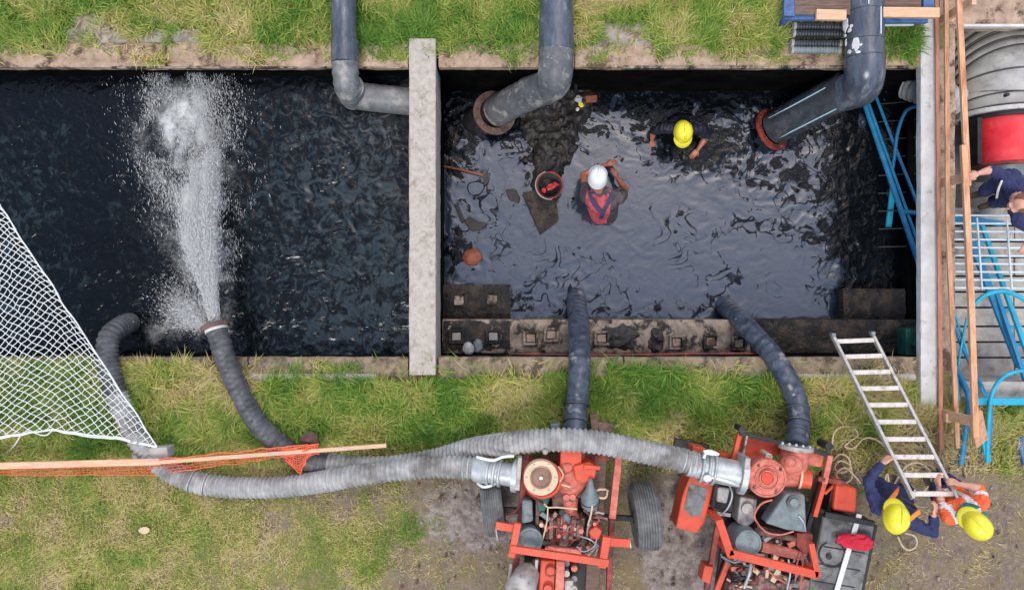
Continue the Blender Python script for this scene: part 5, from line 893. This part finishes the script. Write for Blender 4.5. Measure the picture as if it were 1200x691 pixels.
# ------------------------------------------------------------------ people
def person(label, J, regions, mats, cat='person', voxel=.0085, extra=None, paint=None, grip=None, floor=None):
    """J: joints in world metres. One continuous body grown from tapered capsules and voxel-remeshed."""
    caps = []
    def cap_(a, ra, b, rb, reg): caps.append((Vector(a), ra, Vector(b), rb, reg))
    hd = J['head']; f = J['face'].normalized(); up = J.get('headup', Vector((0, 0, 1))).normalized(); f = (f - up * f.dot(up)).normalized(); rt = f.cross(up)
    # head
    cap_(hd + up * .03 - f * .02, .092, hd - up * .01 + f * .01, .085, 'skin'); cap_(hd - up * .02 + f * .02, .076, hd - up * .09 + f * .045, .048, 'skin'); cap_(hd + f * .085 - up * .0, .012, hd + f * .108 - up * .035, .016, 'skin')
    cap_(hd + f * .075 - up * .075 + rt * .018, .012, hd + f * .075 - up * .075 - rt * .018, .012, 'lip')
    for s in (-1, 1):
        cap_(hd + rt * s * .088 - f * .005 + up * .015, .016, hd + rt * s * .09 - f * .008 - up * .03, .012, 'skin'); cap_(hd + f * .083 + rt * s * .033 + up * .01, .013, hd + f * .083 + rt * s * .033 + up * .01, .013, 'eye'); cap_(hd + f * .08 + rt * s * .05 + up * .032, .012, hd + f * .088 + rt * s * .018 + up * .034, .012, 'skin')
    ch, nk, pl = J['chest'], J['neck'], J['pelvis']; sd = (J['shR'] - J['shL']).normalized()
    cap_(hd - up * .06 - f * .02, .058, nk, .062, 'skin'); cap_(nk + (ch - nk) * .15, .07, ch, .12, 'top')
    for s in (-1, 1): cap_(ch + sd * s * .075, .115, pl + sd * s * .05, .115, 'top'); cap_(J['shR' if s > 0 else 'shL'] * .85 + nk * .15, .07, ch + sd * s * .07, .11, 'top'); cap_(nk, .055, J['shR' if s > 0 else 'shL'], .066, 'top')
    for s, q in ((1, 'R'), (-1, 'L')):
        sh, el, wr = J['sh' + q], J['el' + q], J['wr' + q]; slv = J.get('sleeve', 1.0)
        cap_(sh, .068, sh.lerp(el, .5), .058, 'top'); m1 = 'top' if slv > .45 else 'skin'; cap_(sh.lerp(el, .5), .056, el, .046, m1)
        if slv >= 1: cap_(el, .048, el.lerp(wr, .86), .040, 'top'); cap_(el.lerp(wr, .8), .030, wr, .027, 'skin')
        else: cap_(el, .043, el.lerp(wr, .35), .043, 'skin'); cap_(el.lerp(wr, .35), .043, wr, .027, 'skin')
        # hand: palm, four fingers curling towards 'cd', thumb from the side of the palm
        hdv = J['hand' + q].normalized(); cd = J['curl' + q]; cd = (cd - hdv * cd.dot(hdv)).normalized(); ac = hdv.cross(cd) * (1 if q == 'R' else -1)
        pa = wr + hdv * .03; pb = wr + hdv * .085
        for t in (-.028, -.01, .01, .028): cap_(pa + ac * t * .8, .0155, pb + ac * t, .0135, 'skin')
        for k, t in enumerate((-.032, -.011, .011, .031)):
            ln = (.062, .078, .074, .064)[k] ; c_ = J.get('curlamt', .9); o_ = pb + ac * t; d1 = (hdv + cd * c_ * .6).normalized(); d2 = (hdv * .5 + cd * c_).normalized(); d3 = (cd * c_ - hdv * .35).normalized() if c_ > .7 else (hdv + cd * c_).normalized()
            q1 = o_ + d1 * ln * .48; q2 = q1 + d2 * ln * .34; q3 = q2 + d3 * ln * .28; cap_(o_, .0115, q1, .0105, 'skin'); cap_(q1, .0105, q2, .0095, 'skin'); cap_(q2, .0095, q3, .0085, 'skin')
        tb_ = pa - ac * .030 + cd * .008; t1 = tb_ - ac * .022 + hdv * .032 + cd * .014; t2 = t1 + hdv * .024 + cd * .02 + ac * .004; cap_(tb_, .0145, t1, .012, 'skin'); cap_(t1, .012, t2, .010, 'skin')
    if 'hipR' in J:
        for q in 'RL':
            hp_, kn, an = J['hip' + q], J['kn' + q], J['an' + q]; cap_(pl, .12, hp_, .105, 'bottom'); cap_(hp_, .1, kn, .068, 'bottom'); cap_(kn, .068, kn.lerp(an, .35), .064, 'bottom'); cap_(kn.lerp(an, .35), .064, an + Vector((0, 0, .05)), .048, 'bottom')
            ft = J['foot'].normalized(); cap_(an + Vector((0, 0, .02)), .05, an - Vector((0, 0, .03)), .045, 'boot'); cap_(an - ft * .04 - Vector((0, 0, .035)), .044, an + ft * .16 - Vector((0, 0, .042)), .038, 'boot')
    mb = MB()
    for a, ra, b, rb, reg in caps:
        n = 14 if max(ra, rb) > .03 else 10; mb.ball(a, ra, n, 8); mb.ball(b, rb, n, 8)
        if (b - a).length > 1e-4: mb.lathe(a, b - a, [(ra, 0), (rb, (b - a).length)], n, True, True)
    root = thing('person', label, cat, J.get('base', Vector((pl.x, pl.y, 0))))
    me = bpy.data.meshes.new('body_raw'); me.from_pydata(mb.v, [], mb.f); tmp = bpy.data.objects.new('tmp', me); scene.collection.objects.link(tmp)
    bmn = bmesh.new(); bmn.from_mesh(me); bmesh.ops.recalc_face_normals(bmn, faces=bmn.faces); bmn.to_mesh(me); bmn.free()
    rm = tmp.modifiers.new('r', 'REMESH'); rm.mode = 'VOXEL'; rm.voxel_size = voxel; rm.use_smooth_shade = True
    sm = tmp.modifiers.new('s', 'SMOOTH'); sm.iterations = 3; sm.factor = .5
    dg_ = bpy.context.evaluated_depsgraph_get(); ev = tmp.evaluated_get(dg_); me2 = bpy.data.meshes.new_from_object(ev); bpy.data.objects.remove(tmp)
    co = np.empty(len(me2.vertices) * 3); me2.vertices.foreach_get('co', co); co = co.reshape(-1, 3); nr = np.empty(len(me2.vertices) * 3); me2.vertices.foreach_get('normal', nr); nr = nr.reshape(-1, 3)
    best = np.full(len(co), 1e9); bi = np.zeros(len(co), int)
    for i, (a, ra, b, rb, reg) in enumerate(caps):
        A = np.array(a); B = np.array(b); d = B - A; L2 = max(1e-9, d @ d); t = np.clip(((co - A) @ d) / L2, 0, 1); ds = np.linalg.norm(co - A - t[:, None] * d, axis=1) - (ra + (rb - ra) * t)
        if reg in ('eye', 'lip'): ds = ds - .003
        k = ds < best; best[k] = ds[k]; bi[k] = i
    names = ['skin', 'top', 'bottom', 'boot', 'eye', 'lip', 'band', 'extra']; vi = np.array([names.index(caps[i][4]) for i in bi])
    # clothes stand a little proud and wrinkle
    cl = (vi == 1) | (vi == 2); wr_ = fbm(co[:, 0] * 16 + co[:, 2] * 11, co[:, 1] * 16 - co[:, 2] * 7, 3, 3) - .5
    wr_ = np.where(cl, np.abs(wr_) * -.05 + .014, 0); co = co + nr * wr_[:, None]; me2.vertices.foreach_set('co', co.ravel())
    for nme in names: me2.materials.append(mats.get(nme, mats['skin']))
    lv = np.empty(len(me2.loops), int); me2.loops.foreach_get('vertex_index', lv); ls = np.empty(len(me2.polygons), int); me2.polygons.foreach_get('loop_start', ls); pi = vi[lv[ls]]
    if paint: pi = paint(co[lv[ls]], pi, J)
    me2.polygons.foreach_set('material_index', pi.astype(np.int32)); me2.name = 'body'; me2.transform(Matrix.Translation(-root.location)); me2.update()
    o = bpy.data.objects.new('body', me2); scene.collection.objects.link(o); o.parent = root
    return root
def hard_hat(root, c, face, m_, up=Vector((0, 0, 1)), s=1.0):
    up = up.normalized(); f = (face - up * face.dot(up)).normalized(); rt = f.cross(up); rot = Matrix((rt, f, up)).transposed(); prof = [(.005, .148), (.05, .142), (.085, .122), (.108, .09), (.120, .05), (.124, .01), (.128, .0), (.118, -.002)]
    n = 32; vs = []; fs = []
    for r, h in prof:
        for k in range(n):
            a = 2 * math.pi * k / n; vs.append(c + rot @ Vector((r * math.cos(a) * .97, r * math.sin(a) * 1.17, h)) * s)
    for i in range(len(prof) - 1):
        for k in range(n): fs.append((i * n + k, (i + 1) * n + k, (i + 1) * n + (k + 1) % n, i * n + (k + 1) % n))
    mb = MB(); mb.add(vs, fs, True); mb.add(vs[:n], [tuple(range(n))], True); h = obj('hard_hat', mb, m_, root)
    vs = []; n2 = 16
    for k in range(n2 + 1):
        a = math.pi * (.12 + .76 * k / n2); w = math.sin(math.pi * k / n2) ** .7
        for rr, z0 in ((1.0, .004), (1 + .38 * w, -.012 * w)):
            for dz in (0, -.006): vs.append(c + rot @ Vector((.122 * math.cos(a) * rr, .146 * math.sin(a) * rr, z0 + dz)) * s)
    fs = [];
    for k in range(n2): b = k * 4; fs += [(b, b + 2, b + 6, b + 4), (b + 1, b + 5, b + 7, b + 3), (b + 2, b + 3, b + 7, b + 6)]
    obj('brim', MB().add(vs, fs, True), m_, h)
    for x in (-.035, 0, .035):
        pts = [c + rot @ Vector((x * (1 - .3 * abs(t)), t * .125, .152 * math.sqrt(max(0, 1 - (t * .92) ** 2)) - abs(x) * .22 + (-.004 if x else .002))) * s for t in [k / 8 - 1 for k in range(17)]]; obj('ridge', MB().tube(pts, (.0085 if x else .016) * s, 8), m_, h)
    return h
def strap_(root, pts, w, m_, name='harness_strap', lift=.01):
    mb = MB(); q = spline(pts, .03)
    for a, b in zip(q[:-1], q[1:]): mb.bar(a, b, w, .012)
    return obj(name, mb, m_, root)
SK = {'skin': M['skin'], 'eye': M['eye'], 'lip': M['rust_red'], 'boot': M['bootm']}
# worker in navy holding the ladder (leans back from it, facing up the picture)
hz = 1.30; H = P(1047, 604, hz)
J = dict(head=H - V((0, 0, .02)), face=V((.25, 1, -.55)), headup=V((0.05, .4, 1)), neck=P(1050, 601, 1.14), chest=P(1050, 594, .97), pelvis=P(1046, 580, .62), shL=P(1028, 594, 1.08), shR=P(1069, 612, 1.06),
    elL=P(1017, 563, 1.02), wrL=P(1034, 543, 1.0), elR=P(1094, 624, .98), wrR=P(1094, 603, 1.06), handL=P(1043, 535, 1.0) - P(1034, 543, 1.0), handR=P(1098, 590, 1.08) - P(1094, 603, 1.06), curlL=V((1, -.2, -.5)), curlR=V((-.6, .3, -.8)),
    hipL=P(1036, 578, .6), hipR=P(1058, 584, .6), knL=P(1030, 565, .42), knR=P(1062, 572, .42), anL=P(1022, 570, .1), anR=P(1052, 580, .1), foot=V((.1, 1, 0)))
pr = person('worker in navy overalls and yellow helmet holding the left side of the ladder', J, None, dict(SK, top=M['navy'], bottom=M['navy']))
hard_hat(pr, H + V((0, -.02, .035)), J['face'], M['yellowhat'], J['headup'], 1.03)
strap_(pr, [P(1034, 602, 1.14), P(1040, 590, 1.18), P(1050, 577, 1.12), P(1053, 572, .98)], .045, M['orangestrap']); strap_(pr, [P(1064, 610, 1.14), P(1072, 603, 1.16), P(1078, 599, 1.12)], .045, M['orangestrap'])
strap_(pr, [P(1036, 588, 1.1), P(1050, 582, 1.12), P(1066, 588, 1.1), P(1074, 596, 1.05)], .02, M['black'], 'lanyard'); strap_(pr, [P(1043, 592, 1.13), P(1046, 586, 1.14)], .045, M['reflect'], 'strap_label')
# worker in hi-vis
H = P(1139, 611, 1.30)
def hv(c, pi, J):
    ch = np.array(J['chest']); nk = np.array(J['neck']); sd = np.array((J['shR'] - J['shL']).normalized()); d = (c - nk) @ sd
    band = ((np.abs(np.abs(d) - .115) < .027)) & (pi == 1); arm = np.zeros(len(c), bool)
    for q in 'RL':
        a = np.array(J['sh' + q]); b = np.array(J['el' + q]); L = np.linalg.norm(b - a); t = ((c - a) @ (b - a)) / L / L; arm |= (np.abs(t - .55) < .12) & (np.linalg.norm(c - a - np.clip(t, 0, 1)[:, None] * (b - a), axis=1) < .09)
    pi = pi.copy(); pi[band] = 6; pi[arm & (pi == 1)] = 6; return pi
J = dict(head=H - V((0, 0, .02)), face=V((-.8, 1, -.6)), headup=V((-.25, .3, 1)), neck=P(1133, 603, 1.15), chest=P(1126, 596, 1.0), pelvis=P(1112, 582, .62), shL=P(1112, 606, 1.1), shR=P(1151, 588, 1.1),
    elL=P(1103, 590, .95), wrL=P(1100, 571, .95), elR=P(1148, 572, 1.02), wrR=P(1125, 567, 1.05), handL=V((-.2, 1, 0)), handR=P(1113, 562, 1.08) - P(1125, 567, 1.05), curlL=V((1, 0, -.4)), curlR=V((-.3, -.6, -.6)),
    hipL=P(1104, 584, .6), hipR=P(1122, 574, .6), knL=P(1098, 572, .4), knR=P(1110, 562, .42), anL=P(1096, 576, .1), anR=P(1112, 566, .1), foot=V((-.6, 1, 0)), sleeve=.5)
pr = person('worker in orange hi-vis and yellow helmet gripping the right side of the ladder', J, None, dict(SK, top=M['hivis'], bottom=M['navy'], band=M['reflect']), paint=hv)
hard_hat(pr, H + V((.03, -.03, .035)), J['face'], M['yellowhat'], J['headup'], 1.03)
strap_(pr, [P(1120, 609, 1.17), P(1124, 598, 1.18), P(1131, 590, 1.16)], .035, M['teal']); strap_(pr, [P(1130, 590, 1.17), P(1145, 594, 1.19), P(1156, 603, 1.13)], .04, M['teal'])
# white-helmeted man chest deep in the water, back to the viewer's lower side
zw = -1.12; H = Q(700, 209, -1.12)
def rv(c, pi, J):
    nk = np.array(J['neck']); sd = np.array((J['shR'] - J['shL']).normalized()); d = (c - nk) @ sd; k = (pi == 1) & (np.abs(d) < .155) & (c[:, 1] < J['neck'].y + .02) & (c[:, 2] < J['neck'].z + .02); pi = pi.copy(); pi[k] = 7; return pi
J = dict(head=H - V((0, .0, .03)), face=V((.15, 1, -.5)), headup=V((0, .35, 1)), neck=Q(702, 222, -1.27), chest=Q(706, 240, -1.45), pelvis=Q(708, 252, -1.85), shL=Q(687, 232, -1.36), shR=Q(727, 232, -1.36),
    elL=Q(684, 205, -1.62), wrL=Q(710, 193, -1.70), elR=Q(733, 222, -1.6), wrR=Q(723, 208, -1.70), handL=Q(730, 187, -1.7) - Q(710, 193, -1.70), handR=Q(719, 196, -1.72) - Q(723, 208, -1.7), curlL=V((0, -.3, -1)), curlR=V((-.6, 0, -1)), curlamt=.6, base=P(706, 240, zw), sleeve=.4)
pr = person('man in a white helmet and wet red vest wading chest deep in the right pool', J, None, dict(SK, skin=M['skin_wet'], top=M['grey_shirt'], bottom=M['navy_wet'], extra=M['pinkvest']), paint=rv, voxel=.009)
hard_hat(pr, H + V((0, -.01, .02)), J['face'], M['whitehat'], J['headup'], .98)
strap_(pr, [Q(692, 222, -1.27), Q(692, 231, -1.24), Q(699, 243, -1.28), Q(706, 251, -1.35), Q(704, 256, -1.5)], .045, M['bluestrap']); strap_(pr, [Q(714, 222, -1.27), Q(716, 231, -1.24), Q(710, 243, -1.28), Q(706, 251, -1.35)], .045, M['bluestrap'])
# yellow-helmeted man nearly submerged
H = Q(800, 155, -1.35)
J = dict(head=H - V((0, 0, .04)), face=V((.05, -1, -.4)), headup=V((0, -.2, 1)), neck=Q(800, 150, -1.52), chest=Q(800, 146, -1.72), pelvis=Q(800, 142, -2.05), shR=Q(778, 150, -1.66), shL=Q(822, 151, -1.66),
    elR=Q(766, 154, -1.80), wrR=Q(764, 164, -1.88), elL=Q(828, 160, -1.76), wrL=Q(818, 175, -1.82), handR=V((.2, -1, -.5)), handL=Q(812, 182, -1.86) - Q(818, 175, -1.82), curlL=V((0, 0, -1)), curlR=V((0, 0, -1)), curlamt=.5, base=P(800, 150, zw), sleeve=.5)
pr = person('man in a yellow helmet shoulder deep in the dark part of the right pool', J, None, dict(SK, skin=M['skin_wet'], top=M['navy_wet'], bottom=M['navy_wet']), voxel=.009)
hard_hat(pr, H + V((0, 0, .02)), J['face'], M['yellowhat'], J['headup'], .98)
obj('collar', MB().torus(Q(800, 154, -1.53), (0, -.2, 1), .095, .022, 20, 8), M['greymetal'], pr)
# man in navy at the right edge, hand on the guard rail
H = P(1194, 239, .92)
J = dict(head=H, face=V((-.9, -.5, -.5)), headup=V((-.35, -.2, 1)), neck=P(1191, 230, .77), chest=P(1186, 218, .58), pelvis=P(1180, 222, .15), shR=P(1178, 208, .72), shL=P(1194, 258, .68),
    elR=P(1162, 199, .70), wrR=P(1147, 203, .70), elL=P(1210, 270, .45), wrL=P(1204, 284, .3), handR=P(1136, 207, .68) - P(1147, 203, .70), handL=V((-.5, -1, 0)), curlR=V((.2, -.4, -1)), curlL=V((0, 0, -1)), curlamt=.8,
    hipR=P(1174, 214, .12), hipL=P(1182, 232, .12), knR=P(1156, 222, -.05), knL=P(1166, 236, -.1), anR=P(1152, 226, -.69), anL=P(1166, 238, -.69), foot=V((-1, -.3, 0)), sleeve=.5, base=P(1170, 225, -.79))
pr = person('man in a navy shirt at the right edge reaching for the guard rail', J, None, dict(SK, top=M['navy'], bottom=M['navy']))
vs = MB(); vs.rock(H + V((.02, .01, .045)), (.2, .215, .16), 3, .08, 0, 3); obj('hair', vs, M['hair'], pr)
strap_(pr, [P(1174, 212, .8), P(1170, 222, .7), P(1168, 232, .6)], .02, M['reflect'], 'strap')
